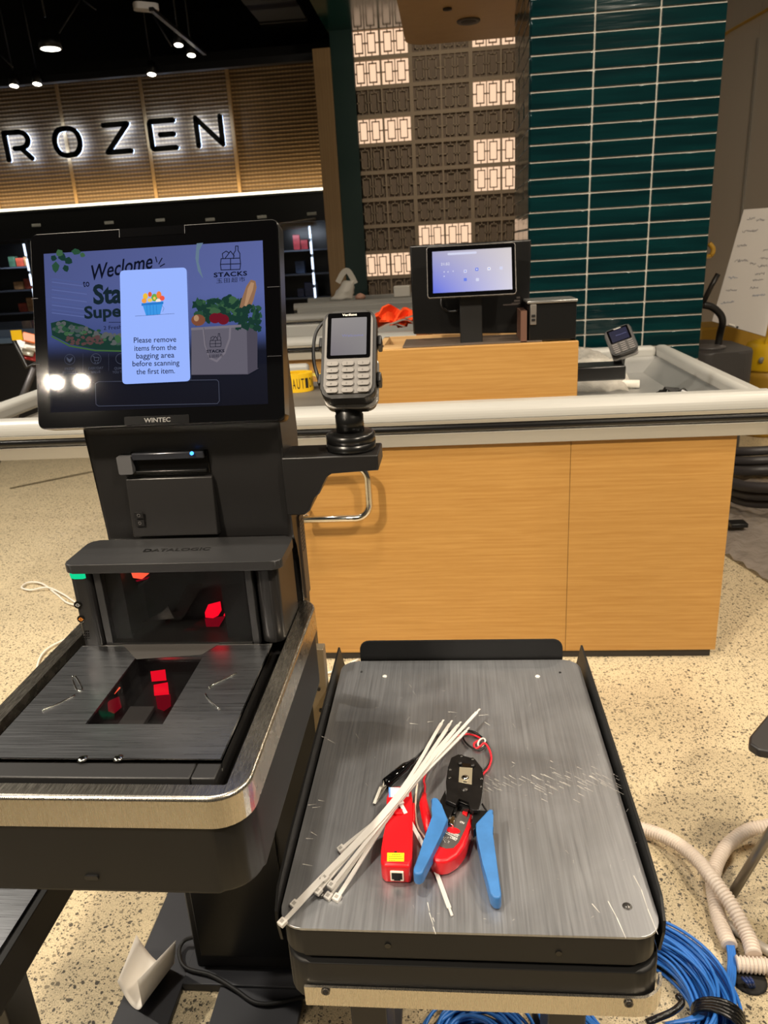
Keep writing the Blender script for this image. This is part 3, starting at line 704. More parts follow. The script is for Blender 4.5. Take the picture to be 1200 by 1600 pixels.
# cashier riser box
rx0, rx1, ry, rt = -.252, .413, 2.50, 1.104
b = MB(); b.box((rx0, ry, .862), (rx1, ry + .022, rt), OAK, .002); b.build('riser_front', ct)
b = MB(); b.box((rx0, ry + .022, .862), (rx0 + .02, ry + .42, rt - .004), OAKT); b.box((rx1 - .02, ry + .022, .862), (rx1, ry + .42, rt - .004), OAKT)
b.box((rx0, ry + .022, rt - .03), (rx1, ry + .16, rt - .004), OAKT); b.box((rx0, ry + .40, .862), (rx1, ry + .42, rt - .004), OAKT); b.build('riser_box', ct)
# cash register: two screens on a post
cr_ = thing('cash_register', (.08, ry + .09, rt), 'black cash register with a lit tablet screen on a square post', 'cash register')
b = MB(); b.box((-.16, ry + .03, rt - .003), (.30, ry + .24, rt + .004), mat('bronze_plate', (92, 80, 70), .4, .3), .001); b.build('base_plate', cr_)
pc_ = oy(736, 500, ry + .08); b = MB(); b.box((pc_.x - .037, ry + .06, rt), (pc_.x + .037, ry + .11, 1.27), CHAR, .003); b.build('post', cr_)
bk = [oy(640, 384, ry + .17), oy(830, 374, ry + .17), oy(826, 520, ry + .17), oy(646, 522, ry + .17)]
b = MB(); b.prism([(p.x, p.z) for p in bk], -(ry + .20), -(ry + .165), BLKS, .005, Matrix(((1, 0, 0, 0), (0, 0, -1, 0), (0, 1, 0, 0), (0, 0, 0, 1)))); mon = b.build('cashier_monitor', cr_)
b = MB(); LAB = mat('label_grey', (70, 62, 58), .6)
for (px, py, w_, h_) in ((808, 470, 10, 3), (806, 474, 14, 2), (810, 465, 6, 3), (798, 476, 26, 2)):
    p = oy(px, py, ry + .163); b.box((p.x - w_ * .001, ry + .1635, p.z - h_ * .001), (p.x + w_ * .001, ry + .1655, p.z + h_ * .001), LAB)
b.build('label_plate', mon)
TO = oy(737, 420, ry + .045); TN = _n(Vector((0, -.94, .34)))
def tp(px, py, lift=0): return opl(px, py, TO + TN * lift, TN)
TBM = frame(tp(668, 466), tp(807, 459) - tp(668, 466), tp(671, 386) - tp(668, 466))
inv = TBM.inverted()
def loc2(pts): return [tuple((inv @ p).xy) for p in pts]
W_ = (tp(807, 459) - tp(668, 466)).length; Hh = (tp(671, 386) - tp(668, 466)).length
b = MB(); b.rbox(0, 0, -.014, W_, Hh, 0, .008, mat('tablet_rim', (150, 146, 142), .25, .8), .002, TBM); b.rbox(.0018, .0018, -.001, W_ - .0018, Hh - .0018, .0006, .007, BLKG, 0, TBM); tb = b.build('customer_display', cr_)
sx0, sx1, sy0, sy1 = W_ * .065, W_ * .955, Hh * .09, Hh * .90
def grad_mat(name, c0, c1, c2, c3):
    m, nt, bs, N, L = nodes(name)
    tc = N('ShaderNodeTexCoord'); sp = N('ShaderNodeSeparateXYZ'); L(tc.outputs['Generated'], sp.inputs[0])
    def mixc(f, a, c):
        x = N('ShaderNodeMix'); x.data_type = 'RGBA'; L(f, x.inputs[0])
        for i, v in ((6, a), (7, c)):
            if isinstance(v, tuple): x.inputs[i].default_value = lin(v)
            else: L(v, x.inputs[i])
        return x.outputs[2]
    lo = mixc(sp.outputs[0], c0, c1); hi = mixc(sp.outputs[0], c2, c3); out = mixc(sp.outputs[2], lo, hi)
    bs.inputs['Base Color'].default_value = (0, 0, 0, 1); L(out, bs.inputs['Emission Color']); bs.inputs['Emission Strength'].default_value = 1; bs.inputs['Roughness'].default_value = .15
    return m
b = MB(); b.box((sx0, sy0, .0006), (sx1, sy1, .0010), grad_mat('tablet_wallpaper', (96, 112, 226), (216, 212, 226), (168, 166, 200), (214, 206, 206)), M=TBM); sc = b.build('screen', tb)
b = MB(); LT = emis('icon_pale', (214, 216, 240)); BI = emis('icon_blue', (108, 130, 232)); WI = emis('icon_white', (240, 240, 246))
def ic(px, py, w_, h_, m, r=.002):
    c = inv @ tp(px, py); b.rbox(c.x - w_ / 2, c.y - h_ / 2, .0010, c.x + w_ / 2, c.y + h_ / 2, .0012, r, m, 0, TBM)
ic(722, 396, .094, .007, LT, .0034)
for (px, py, m) in ((727, 424, LT), (745, 421, BI), (764, 420, WI), (783, 419, LT), (727, 437, BI), (746, 437, LT)): ic(px, py, .010, .010, m)
for (px, py, m) in ((727, 424, BI), (745, 421, WI), (764, 420, BI), (694, 425, LT), (700, 425, LT), (708, 424, LT), (694, 432, LT)): 
    c = inv @ tp(px, py); b.rbox(c.x - .002, c.y - .002, .0012, c.x + .002, c.y + .002, .0013, .0018, m, 0, TBM)
b.text('21:52', TBM @ T(inv @ tp(689, 415) + Vector((0, 0, .0013))), WI, fit=(.028, .008))
b.build('screen_content', sc)
b = MB(); b.tube(smooth_path([oy(690, 464, ry + .15), oy(690, 478, ry + .14), oy(700, 486, ry + .14), oy(716, 486, ry + .12)], 5), .004, BLK, 6); b.build('cable', cr_)
# receipt printer on the riser
rp = thing('receipt_printer', (.35, ry + .1, rt), 'black box receipt printer with a silver top edge right of the cash register', 'printer')
p0 = oy(826, 531, ry + .03); p1 = oy(898, 527, ry + .03); pt_ = oy(898, 470, ry + .03)
b = MB(); b.box((p0.x, ry + .03, rt + .001), (p1.x + .004, ry + .17, pt_.z), BLKS, .004); rb = b.build('body', rp)
b = MB(); b.box((p0.x - .006, ry + .022, pt_.z - .002), (p1.x + .006, ry + .17, pt_.z + .006), mat('silver_edge', (170, 168, 164), .25, .8), .002); b.build('top_edge', rb)
b = MB(); b.box((p0.x + .004, ry + .024, rt + .055), (p0.x + .024, ry + .03, pt_.z - .004), mat('silver_plate', (136, 130, 124), .35, .6), .002)
for z in (.067, .080): b.box((p0.x + .008, ry + .021, rt + z), (p0.x + .020, ry + .025, rt + z + .008), BLK, .001)
b.build('button_plate', rp)
b = MB(); b.box((p0.x - .026, ry + .03, rt), (p0.x - .006, ry + .2, rt + .10), mat('brown_board', (92, 62, 48), .6)); tag(b.build('brown_board'), 'upright brown board edge between the cash register and the receipt printer', 'board')
# cardboard and brown box behind
for (a_, c_, y, m, nm, lb, ct_) in (((648, 466), (668, 520), 3.1, mat('brown_wood', (128, 78, 42), .6), 'wooden_upright', 'brown wooden upright behind the left edge of the cash register', 'wooden post'),
                           ((664, 488), (716, 520), 3.15, mat('cardboard', (150, 112, 76), .8), 'cardboard_box', 'cardboard box seen behind the cash register post', 'box')):
    A = oy(*a_, y); B_ = oy(*c_, y); b = MB(); b.box((A.x, y, .87), (B_.x, y + .12, A.z), m, .004); tag(b.build(nm), lb, ct_)
b = MB(); A = oy(768, 480, 3.3)
b.tube([(A.x - .02, 3.28, .87), (A.x - .02, 3.28, A.z)], .02, BLK, 10); b.lathe([(.07, 0), (.07, .01), (.02, .02)], BLK, T(A.x - .02, 3.28, .861)); tag(b.build('monitor_stand'), 'black round stand behind the cash register, right of its square post', 'stand')
# second payment terminal on a black arm
def terminal(root, M, w, l, dark=False, sc=1.0):
    """card terminal in local space: x across, y up the face, z out of the face"""
    body = mat('terminal_shell', (30, 29, 28), .4); face = mat('terminal_face', (112, 109, 106), .42, .2) if not dark else mat('terminal_face_dark', (50, 47, 45), .55)
    b = MB(); b.rbox(-w / 2, 0, -.020, w / 2, l, 0, .014, body, .004, M); bd = b.build('shell', root)
    b = MB(); b.rbox(-w / 2 + .004, .006, -.001, w / 2 - .004, l - .004, .0016, .011, face, .0008, M); fc = b.build('face_plate', root)
    sw, s0, s1 = w * .80, l * .44, l * .965
    b = MB(); b.rbox(-sw / 2, s0, .0016, sw / 2, s1, .0022, .003, BLKG, 0, M)
    b.text('Verifone', M @ T(-w * .13, s1 - l * .038, .0024), WHITE, fit=(w * .27, w * .05), bold=.01); g = b.build('display', root)
    b = MB(); scr = grad_mat('terminal_screen' + ('_b' if dark else ''), *(((118, 112, 118), (132, 128, 128), (146, 140, 138), (140, 136, 136)) if not dark else ((34, 34, 52), (40, 40, 62), (36, 36, 56), (44, 44, 66))))
    b.rbox(-sw * .41, s0 + l * .035, .0022, sw * .41, s1 - l * .06, .0026, .001, scr, 0, M); s_ = b.build('screen', g)
    b = MB(); b.text('Welcome', M @ T(-sw * .16, (s0 + s1) / 2 - l * .02, .0028), emis('pale_violet', (132, 132, 176)), fit=(sw * .5, l * .028)); b.build('screen_text', s_)
    K = mat('terminal_key', (150, 146, 142), .3, .5) if not dark else mat('terminal_key_dark', (96, 92, 90), .5)
    KG = mat('key_mark', (30, 30, 30), .5)
    for r in range(5):
        for c in range(3):
            cx = (c - 1) * w * .285; cy = l * (.375 - r * .075)
            b = MB(); b.rbox(cx - w * .105, cy - l * .024, .0016, cx + w * .105, cy + l * .024, .0042, .0022, K, .0009, M); k_ = b.build('key', fc)
            if not dark:
                lab = ['1', '2', '3', '4', '5', '6', '7', '8', '9', '#', '0', '*', 'X', '<', 'O'][r * 3 + c]
                b = MB(); b.text(lab, M @ T(cx - w * .03, cy - l * .010, .0043), KG, size=l * .030); b.build('key_mark', k_)
    return bd
t2 = thing('payment_terminal', tuple(oz(935, 590, .80)), 'small dark card payment terminal over the steel packing well', 'payment terminal', 'payment terminals')
b = MB(); A = oy(898, 580, 2.85); B_ = oy(976, 568, 2.85)
b.box((.41, 2.82, A.z - .035), (B_.x, 2.94, A.z + .018), BLKS, .006); b.build('arm', t2)
O2 = oy(978, 550, 2.83); N2 = _n(Vector((-.22, -.80, .56)))
def t2p(px, py): return opl(px, py, O2, N2)
M2 = frame(O2, t2p(998, 543) - t2p(957, 558), t2p(965, 511) - O2)
terminal(t2, M2, (t2p(998, 543) - t2p(957, 558)).length, (t2p(965, 511) - O2).length, dark=True)
b = MB(); q = M2 @ Vector((0, .045, -.03)); b.cyl(q, (q.x - .008, 2.88, A.z + .015), .02, BLKS); b.rbox(-.047, -.006, -.040, .047, .05, -.030, .01, mat('cradle_silver', (140, 138, 136), .3, .6), .003, M2); b.build('neck', t2)
# things in the packing well
p = oz(995, 579, .80); b = MB(); b.cyl((.74, 3.02, .860), (.62, 3.05, .860), .016, WHITE, 18); tag(b.build('paper_roll'), 'short white paper roll lying in the steel packing well', 'paper roll')
b = MB(); rr = random.Random(8); p = oz(1084, 608, .79); p.x = min(p.x, .80); p.y = 3.0
for i in range(7): b.box((-.03, -.02, -.012), (.03, .02, .012), BLKS, .004, T(.785 + rr.uniform(-.03, .03), 2.72 + rr.uniform(-.04, .04), .862 + rr.uniform(0, .015)) @ Euler((rr.random(), rr.random(), rr.random() * 3)).to_matrix().to_4x4())
tag(b.build('black_clip'), 'small tangle of black plastic clips in the steel packing well', 'clips')
# crinkled bubble wrap over the left part of the well
BUB = mat('bubble_wrap', (206, 200, 188), .10, alpha=.55, bump=((110, 110, 110), 1., .006))
b = MB(); n = 22; g = []
rr = random.Random(2)
for i in range(n):
    g.append([b.bm.verts.new((.43 + .30 * j / (n - 1) - .1 * (i / n) * (j / n), 2.97 + .58 * i / (n - 1), .945 - .10 * max(0, 1 - i / 7.0) + rr.uniform(-.006, .006) + (-.03 if j > 18 else 0))) for j in range(n)])
fs = [b.bm.faces.new((g[i][j], g[i][j + 1], g[i + 1][j + 1], g[i + 1][j])) for i in range(n - 1) for j in range(n - 1)]; b._fin(fs, BUB, True)
tag(b.build('bubble_wrap'), 'crinkled clear bubble wrap on the counter behind the small dark terminal', 'bubble wrap')
# yellow caution tape roll
p = oz(471, 613, .87); b = MB(); cx, cy = p.x - .02, p.y + .06
def ringl(r0, r1): return [(cx + r0 * math.cos(2 * math.pi * i / 32), cy + r0 * math.sin(2 * math.pi * i / 32)) for i in range(32)], [(cx + r1 * math.cos(2 * math.pi * i / 32), cy + r1 * math.sin(2 * math.pi * i / 32)) for i in range(32)]
o1, i1 = ringl(.062, .036); b.ring(o1, i1, .869, .945, YEL)
tr_ = tag(b.build('caution_tape_roll', loc=(cx, cy, .869)), 'roll of yellow caution tape with black lettering on the grey belt', 'tape roll')
b = MB()
for i, chx in enumerate('CAUTION'):
    a_ = math.radians(-120 + i * 17); q = Vector((cx + .0625 * math.cos(a_), cy + .0625 * math.sin(a_), .885))
    b.text(chx, frame(q, (-math.sin(a_), math.cos(a_), 0), (0, 0, 1)), BLK, fit=(.013, .042))
b.build('lettering', tr_)
b = MB(); b.tube(smooth_path([(cx + .05, cy + .03, .93), (cx + .085, cy + .02, .925), (cx + .105, cy, .90), (cx + .12, cy - .01, .876)], 6), .01, mat('tape_tail', (226, 214, 110), .35), flat=(.022, .0015)); b.build('loose_end', tr_)
# ================================================================== RIGHT: hoarding, flipchart, machines
WB = mat('flipchart_sheet', (198, 194, 190), .22)
yw = 5.2; cs = [opl(px, py, oy(1150, 500, yw), _n(Vector((-.35, -.88, .32)))) for (px, py) in ((1112, 502), (1196, 526), (1236, 322), (1162, 327))]
M = frame(cs[0], cs[1] - cs[0], cs[3] - cs[0]); iv = M.inverted(); q = [(iv @ c).xy for c in cs]
b = MB(); b.prism([tuple(v) for v in q], -.012, 0, WB, .003, M); fl = tag(b.build('flipchart_board'), 'tilted white board covered in handwriting against the hoarding', 'white board')
b = MB(); INK = mat('ink', (90, 92, 112), .5); INKB = mat('blue_ink', (96, 120, 160), .5); rr = random.Random(5)
for (px, py, ln, m) in [(1167, 342, 14, INK), (1182, 344, 14, INK), (1160, 362, 28, INK), (1152, 384, 18, INK), (1148, 408, 24, INK), (1172, 412, 10, INK), (1138, 434, 16, INKB), (1134, 454, 20, INK), (1126, 473, 24, INKB), (1192, 392, 14, INK), (1188, 404, 14, INK), (1184, 416, 16, INK), (1180, 428, 16, INK), (1176, 438, 20, INK), (1172, 450, 14, INK), (1176, 462, 22, INKB)]:
    pts = [];
    if ln > 16: ln -= 2
    for k in range(int(ln * 1.3)):
        v = iv @ opl(px + k / 1.3, py - .05 * k + rr.uniform(-2.2, 2.2), cs[0], _n(Vector((-.35, -.88, .32)))); pts.append(M @ Vector((v.x, v.y, .0015)))
    b.tube(pts, .0011, m, 4)
b.build('handwriting', fl)
b = MB(); v = iv @ opl(1150, 512, cs[0], _n(Vector((-.35, -.88, .32)))); b.box((v.x - .05, v.y + .003, .001), (v.x - .01, v.y + .013, .01), WHITE, .002, M); b.box((v.x, v.y - .0, .001), (v.x + .014, v.y + .01, .01), BLK, .002, M); b.build('pen_clip', fl)
# clutter machines standing on the floor (vacuum, yellow drums)
def drum(px, pyt, Y, rpx, zbot, name, lab, cat, cols_):
    c = oy(px, pyt, Y); r = abs(oy(px + rpx, pyt, Y).x - c.x)
    t = thing(name, (c.x, Y, zbot), lab, cat)
    h = c.z - zbot
    b = MB(); b.lathe([(r * .72, 0), (r * .80, .03), (r * .78, h * .35), (r * .98, h * .62), (r * .99, h * .70)], cols_[1], T(c.x, Y, zbot)); b.build('tank', t)
    b = MB(); b.lathe([(r * 1.02, h * .70), (r * 1.04, h * .72), (r * .98, h * .90), (r * .88, h * .97), (r * .5, h), (.01, h)], cols_[0], T(c.x, Y, zbot)); b.build('lid', t)
    b = MB(); b.lathe([(r * .25, h), (r * .25, h + .03), (r * .18, h + .04), (.01, h + .04)], cols_[0], T(c.x + r * .1, Y, zbot)); b.tube(smooth_path([(c.x - r * .5, Y - r * .6, zbot + h * .95), (c.x - r * .3, Y - r * .6, zbot + h * 1.06), (c.x + r * .3, Y - r * .6, zbot + h * 1.06), (c.x + r * .5, Y - r * .6, zbot + h * .95)], 5), .012, cols_[0], 8); b.build('cap', t)
    b = MB(); b.lathe([(.022, 0), (.022, .004), (.001, .005)], mat('grey_badge', (120, 118, 108), .4), T(c.x - r * .62, Y - r * .80, zbot + h * .82) @ Matrix.Rotation(math.radians(90), 4, 'X')); b.build('badge', t)
    return t
YELD = mat('ochre_plastic', (168, 130, 40), .5)
drum(1206, 530, 5.5, 40, .0, 'drum_vacuum', 'yellow drum vacuum with a rounded lid at the right edge', 'vacuum cleaner', (YEL, YELD))
vt = thing('canister_vacuum', (1.72, 4.95, 0), 'dark grey domed canister vacuum beside the tiled pillar', 'vacuum cleaner')
DG = mat('vac_grey', (62, 60, 60), .5); c = oy(1124, 546, 4.9)
b = MB(); b.rbox(c.x - .2, 4.72, 0, c.x + .15, 5.3, .5, .12, DG, .03); b.build('tank', vt)
b = MB(); b.rbox(c.x - .22, 4.70, .50, c.x + .17, 5.32, c.z + .01, .13, DG, .07, seg=5); b.lathe([(.10, 0), (.10, .012), (.06, .02), (.005, .02)], mat('vac_cap', (80, 77, 76), .4), T(c.x - .06, 4.92, c.z + .008)); b.build('motor_head', vt)
b = MB(); b.tube(smooth_path([oy(1098, 476, 4.9), oy(1113, 480, 4.9), oy(1126, 492, 4.9), oy(1129, 505, 4.9), oy(1125, 522, 4.95), oy(1121, 546, 4.95)], 6), .022, BLK, 12); b.tube([oy(1098, 474, 4.9), oy(1112, 446, 4.9), oy(1122, 428, 4.9)], .016, BLK, 10); b.build('hose', vt)
p = oy(1106, 508, 5.9)
b = MB(); b.box((p.x - .1, 5.75, .0), (p.x + .6, 6.15, p.z), YELD, .02); tag(b.build('storage_bin'), 'ochre yellow storage bin behind the grey canister vacuum', 'bin')
b = MB(); b.tube(smooth_path([oy(1108, 380, 4.7), oy(1114, 388, 4.7), oy(1113, 396, 4.7), oy(1107, 401, 4.7), oy(1095, 401, 4.56)], 5), .014, YELD, 10); tag(b.build('yellow_hook'), 'curved yellow handle peeking from behind the tiled pillar', 'handle')
# floor clutter right of the counter
PS = mat('plastic_sheet', (150, 140, 132), .2, bump=((9, 9, 9), .8, .03), alpha=.8)
b = MB(); n = 16; rr = random.Random(9); g = []
c00, c10, c11, c01 = oz(1120, 860, 0), oz(1230, 930, 0), oz(1330, 740, 0), oz(1140, 740, 0)
for i in range(n):
    g.append([b.bm.verts.new(((c00.lerp(c10, j / (n - 1))).lerp(c01.lerp(c11, j / (n - 1)), i / (n - 1))) + Vector((0, 0, .006 + rr.random() * .02))) for j in range(n)])
b._fin([b.bm.faces.new((g[i][j], g[i][j + 1], g[i + 1][j + 1], g[i + 1][j])) for i in range(n - 1) for j in range(n - 1)], PS, True)
tag(b.build('plastic_sheet'), 'dusty translucent plastic sheet on the floor right of the counter', 'sheet')
b = MB(); HS = mat('hose_grey', (48, 45, 46), .45)
cc = Vector((1.74, 4.0, .10))
for k in range(3):
    b.tube([cc + Vector((math.cos(t) * (.30 + .03 * k), math.sin(t) * (.34 + .03 * k), .05 * k + .02 * math.sin(3 * t))) for t in [2 * math.pi * i / 36 for i in range(36)]], .028, HS, 10, closed=True)
tag(b.build('coiled_hose'), 'dark grey vacuum hose coiled on the floor right of the counter', 'hose')
b = MB(); TM = mat('timber', (176, 158, 110), .7)
b.tube([(2.08, 4.6, .06), (2.5, 3.6, .06)], .03, TM, flat=(.05, .03)); tag(b.build('timber_plank'), 'pale timber plank lying behind the coiled hose', 'plank')
b = MB(); b.tube([(1.42, 4.62, .03), (2.2, 4.5, .03)], .03, CHAR, flat=(.06, .03)); tag(b.build('steel_channel'), 'long dark channel lying between the counter and the timber plank', 'metal channel')
b = MB(); b.box((1.35, 3.55, .03), (1.43, 3.62, .05), BLK, .003, T(0, 0, 0)); tag(b.build('black_block'), 'tiny black block on the dusty plastic sheet', 'block')
# ================================================================== SELF CHECKOUT KIOSK
kx0, kx1, ky0, ky1, kz = -.53, -.2, .545, .965, .95
ks = thing('self_checkout_kiosk', (-.365, 1.1, 0), 'black self checkout kiosk with a lit touch monitor and brushed steel rim', 'self checkout')
b = MB(); b.rbox(kx0 + .003, ky0 + .003, .833, kx1 - .002, ky1 - .002, kz - .034, .038, CHAR, .006); b.box((-.45, .62, .80), (-.29, 1.13, .834), BLK); tray = b.build('tray_body', ks)
b = MB(); c = oy(144, 1370, ky0 + .003); b.rbox(c.x - .007, -c.z - .0025, -.001, c.x + .007, -c.z + .0025, .002, .002, BLK, 0, Matrix(((1, 0, 0, 0), (0, 0, -1, ky0 + .003), (0, -1, 0, 0), (0, 0, 0, 1)))); b.build('screw_cover', tray)
b = MB(); outer = b.rrect(kx0, ky0, kx1, ky1, .036, 8); inner = b.rrect(kx0 + .022, ky0 + .019, kx1 - .022, ky1 - .03, .003, 8)
b.ring(outer, inner, kz - .035, kz, STEELR, bev=.004); b.build('steel_rim', ks)
b = MB(); b.box((kx0 + .02, ky0 + .017, kz - .032), (kx1 - .02, ky1 - .02, kz - .026), BLK); b.build('tray_floor', ks)
def yz(pts, x0, x1, m, mb, bev=0):   # prism of a profile in the YZ plane, extruded along X
    return mb.prism([(p[0], p[1]) for p in pts], x0, x1, m, bev, Matrix(((0, 0, 1, 0), (1, 0, 0, 0), (0, 1, 0, 0), (0, 0, 0, 1))))
def xz(pts, y0, y1, m, mb, bev=0):
    return mb.prism([(p[0], p[1]) for p in pts], -y1, -y0, m, bev, Matrix(((1, 0, 0, 0), (0, 0, -1, 0), (0, 1, 0, 0), (0, 0, 0, 1))))
b = MB()
yz([(.955, .84), (.955, 1.02), (.948, 1.045), (.925, 1.058), (.925, 1.215), (.915, 1.24), (.965, 1.385), (.985, 1.36), (1.005, 1.30), (1.018, 1.25), (1.018, 1.19), (1.0, 1.03), (.992, .84)], -.481, -.219, BLK, b, .006)
hd = b.build('head_housing', ks)
b = MB(); b.box((-.2195, .963, .95), (-.2165, .992, 1.075), mat('brown_side_panel', (70, 58, 46), .5)); 
for i in range(9):
    for j in range(3): b.cyl((-.2168, .970 + j * .006, 1.066 - i * .0055), (-.2158, .970 + j * .006, 1.066 - i * .0055), .0017, BLK, 6)
b.build('side_grille', hd)
# lower column, base plates
b = MB(); b.box((-.565, 1.12, .02), (-.25, 1.17, .82), BLK, .004); b.box((-.548, 1.112, .06), (-.36, 1.12, .74), BLKS, .001); b.build('column', ks)
b = MB(); b.box((-.238, 1.02, .10), (-.212, 1.04, .832), mat('beige_steel', (146, 132, 110), .4, .6), .001)
for z in (.70, .66, .62, .58, .54): b.cyl((-.225, 1.0195, z + .06), (-.225, 1.018, z + .06), .003, BLK, 8)
b.build('perforated_strip', ks)
BASEM = mat('base_paint', (46, 47, 52), .5)
b = MB(); b.box((-.70, .70, 0), (-.585, 1.48, .014), BASEM, .002); b.box((-.505, .70, 0), (-.33, 1.48, .014), BASEM, .002); b.box((-.585, 1.08, 0), (-.20, 1.32, .02), BASEM, .002); b.build('base_plate', ks)
# monitor
MN = _n(Vector((0, -math.cos(math.radians(17.7)), math.sin(math.radians(17.7))))); MO = oy(249, 664, .885)
def mp_(px, py, lift=0): return opl(px, py, MO + MN * lift, MN)
bl, br, tl, tr4 = mp_(56, 668), mp_(442, 660), mp_(50, 363), mp_(438, 345)
cxm = (bl.x + br.x + tl.x + tr4.x) / 4; wm = ((br.x - bl.x) + (tr4.x - tl.x)) / 2; hm = ((tl - bl).length + (tr4 - br).length) / 2
MM = frame(((cxm - wm / 2), (bl.y + br.y) / 2, (bl.z + br.z) / 2), (1, 0, 0), MN.cross(Vector((1, 0, 0)))); mi = MM.inverted()
def ml(px, py): v = mi @ mp_(px, py); return (v.x, v.y)
b = MB(); b.rbox(0, 0, -.026, wm, hm, -.001, .008, BLKS, .003, MM)
b.rbox(.05, .04, -.05, wm - .05, hm - .04, -.026, .02, BLK, .004, MM); mo = b.build('monitor', ks)
b = MB(); b.rbox(.0012, .0012, -.0012, wm - .0012, hm - .0012, .0006, .007, mat('bezel_glass', (5, 5, 6), .05), .0004, MM); bz = b.build('bezel', mo)
SEAM = mat('seam_line', (58, 58, 62), .3, .3)
q = ml(187, 367); q2 = ml(289, 363); b = MB(); b.rbox(q[0], hm - .011, .0006, q2[0], hm - .0005, .0009, .001, BLKG, 0, MM); b.build('camera_window', bz)
for x_ in (q[0], q2[0]): b = MB(); b.box((x_ - .0002, hm - .011, .0006), (x_ + .0002, hm - .001, .0010), SEAM, M=MM); b.build('bezel_seam', bz)
q = ml(195, 655); q2 = ml(296, 650); b = MB(); b.rbox(q[0], .001, .0006, q2[0], .0115, .0016, .001, mat('camera_bar', (7, 7, 8), .3, spec=.1), .0003, MM); b.build('name_bar', bz)
for (px, py, px2) in ((50, 467, 60), (52, 570, 62), (418, 449, 438), (418, 557, 440)):
    q = ml(px, py); q2 = ml(px2, py); b = MB(); b.box((q[0], q[1] - .0003, .0006), (q2[0], q[1] + .0003, .0010), SEAM, M=MM); b.build('bezel_seam', bz)

q = ml(226, 658); q2 = ml(267, 654); b = MB(); b.text('WINTEC', MM @ T(q[0], .0035, .0018), mat('bezel_print', (120, 118, 116), .4), fit=(q2[0] - q[0], .0055), bold=.02); b.build('maker_mark', bz)
# screen with its picture
def screen_bg():
    m, nt, bs, N, L = nodes('screen_backdrop')
    tc = N('ShaderNodeTexCoord'); sp = N('ShaderNodeSeparateXYZ'); L(tc.outputs['Generated'], sp.inputs[0])
    cr = N('ShaderNodeValToRGB'); L(sp.outputs[2], cr.inputs[0]); e = cr.color_ramp.elements
    e[0].position = .0; e[0].color = lin((9, 11, 20)); e[1].position = 1; e[1].color = lin((84, 94, 148))
    for p_, c_ in ((.33, (14, 18, 30)), (.36, (30, 36, 58)), (.45, (64, 78, 132)), (.7, (84, 96, 152))): x = e.new(p_); x.color = lin(c_)
    cr2 = N('ShaderNodeMapRange'); cr2.inputs[3].default_value = .75; cr2.inputs[4].default_value = 1.08; L(sp.outputs[0], cr2.inputs[0])
    bs.inputs['Base Color'].default_value = (.002, .002, .004, 1); L(cr.outputs[0], bs.inputs['Emission Color']); L(cr2.outputs[0], bs.inputs['Emission Strength']); bs.inputs['Roughness'].default_value = .03
    return m
s0 = ml(78, 645); s1 = ml(410, 376)
sx0, sy0 = s0; sx1 = ml(414, 480)[0]; sy1 = s1[1]; sx0 = ml(74, 520)[0]
b = MB(); b.box((sx0, sy0, .0005), (sx1, sy1, .0008), screen_bg(), M=MM); scn = b.build('screen', mo)
sb = MB(); LAY = [.0009]
def lay(): LAY[0] += .000006; return LAY[0]
def poly(pts, m, sc_=True):
    z = lay(); vs = [sb.bm.verts.new(MM @ Vector((*(ml(*p) if sc_ else p), z))) for p in pts]; sb._fin([sb.bm.faces.new(vs)], m)
def ell(px, py, rx, ry, m, n=14, rot=0, jag=0, rnd=None):
    pts = []
    for i in range(n):
        a = 2 * math.pi * i / n; k = 1 + (rnd.uniform(-jag, jag) if rnd else 0); x, y = rx * math.cos(a) * k, ry * math.sin(a) * k
        pts.append((px + x * math.cos(rot) - y * math.sin(rot), py + x * math.sin(rot) + y * math.cos(rot)))
    poly(pts, m)
def line(pts, m, w_=1.0):
    P = [Vector(ml(*p)) for p in pts]; ww = w_ * .00042
    for i in range(len(P) - 1):
        d = P[i + 1] - P[i]
        if d.length < 1e-7: continue
        d.normalize(); n = Vector((-d.y, d.x)) * ww; a, c = P[i] - d * ww * .6, P[i + 1] + d * ww * .6
        poly([tuple(a + n), tuple(a - n), tuple(c - n), tuple(c + n)], m, False)
def stext(s_, x0, y0, x1, y1, hpx, m, shear=0, bold=0, space=1.):
    a = Vector(ml(x0, y0)); c = Vector(ml(x1, y1)); d = c - a; ang = math.atan2(d.y, d.x)
    hh = (Vector(ml(x0, y0)) - Vector(ml(x0, y0 - hpx))).length
    sb.text(s_, MM @ T(a.x, a.y, lay()) @ Matrix.Rotation(ang, 4, 'Z'), m, fit=(d.length, hh), shear=shear, bold=bold, space=space)
E_ = lambda n, c: emis('px_' + n, c)
navy = E_('navy', (14, 18, 34)); dkg = E_('dkgreen', (22, 36, 44)); leaf = E_('leaf', (26, 54, 46)); leaf2 = E_('leaf2', (40, 74, 54)); leaf3 = E_('leaf3', (58, 92, 62))
shelf = E_('shelf', (76, 88, 140)); shelf2 = E_('shelf2', (90, 102, 156)); veg1 = E_('veg1', (66, 78, 78)); veg2 = E_('veg2', (84, 88, 88)); veg3 = E_('veg3', (84, 60, 60)); tan_ = E_('tan', (96, 92, 104)); tan2 = E_('tan2', (74, 70, 82)); tan3 = E_('tan3', (116, 110, 120))
redp = E_('redp', (104, 22, 36)); orp = E_('orp', (120, 72, 52)); bred = E_('bread', (140, 104, 78)); bred2 = E_('bread2', (172, 134, 102)); pop = E_('pop', (152, 180, 254)); popt = E_('popt', (22, 28, 56)); dimt = E_('dimt', (72, 76, 92)); grn = E_('grn', (62, 96, 52)); swoosh = E_('swoosh', (98, 120, 140)); pale = E_('pale', (118, 134, 190))
rr = random.Random(21)
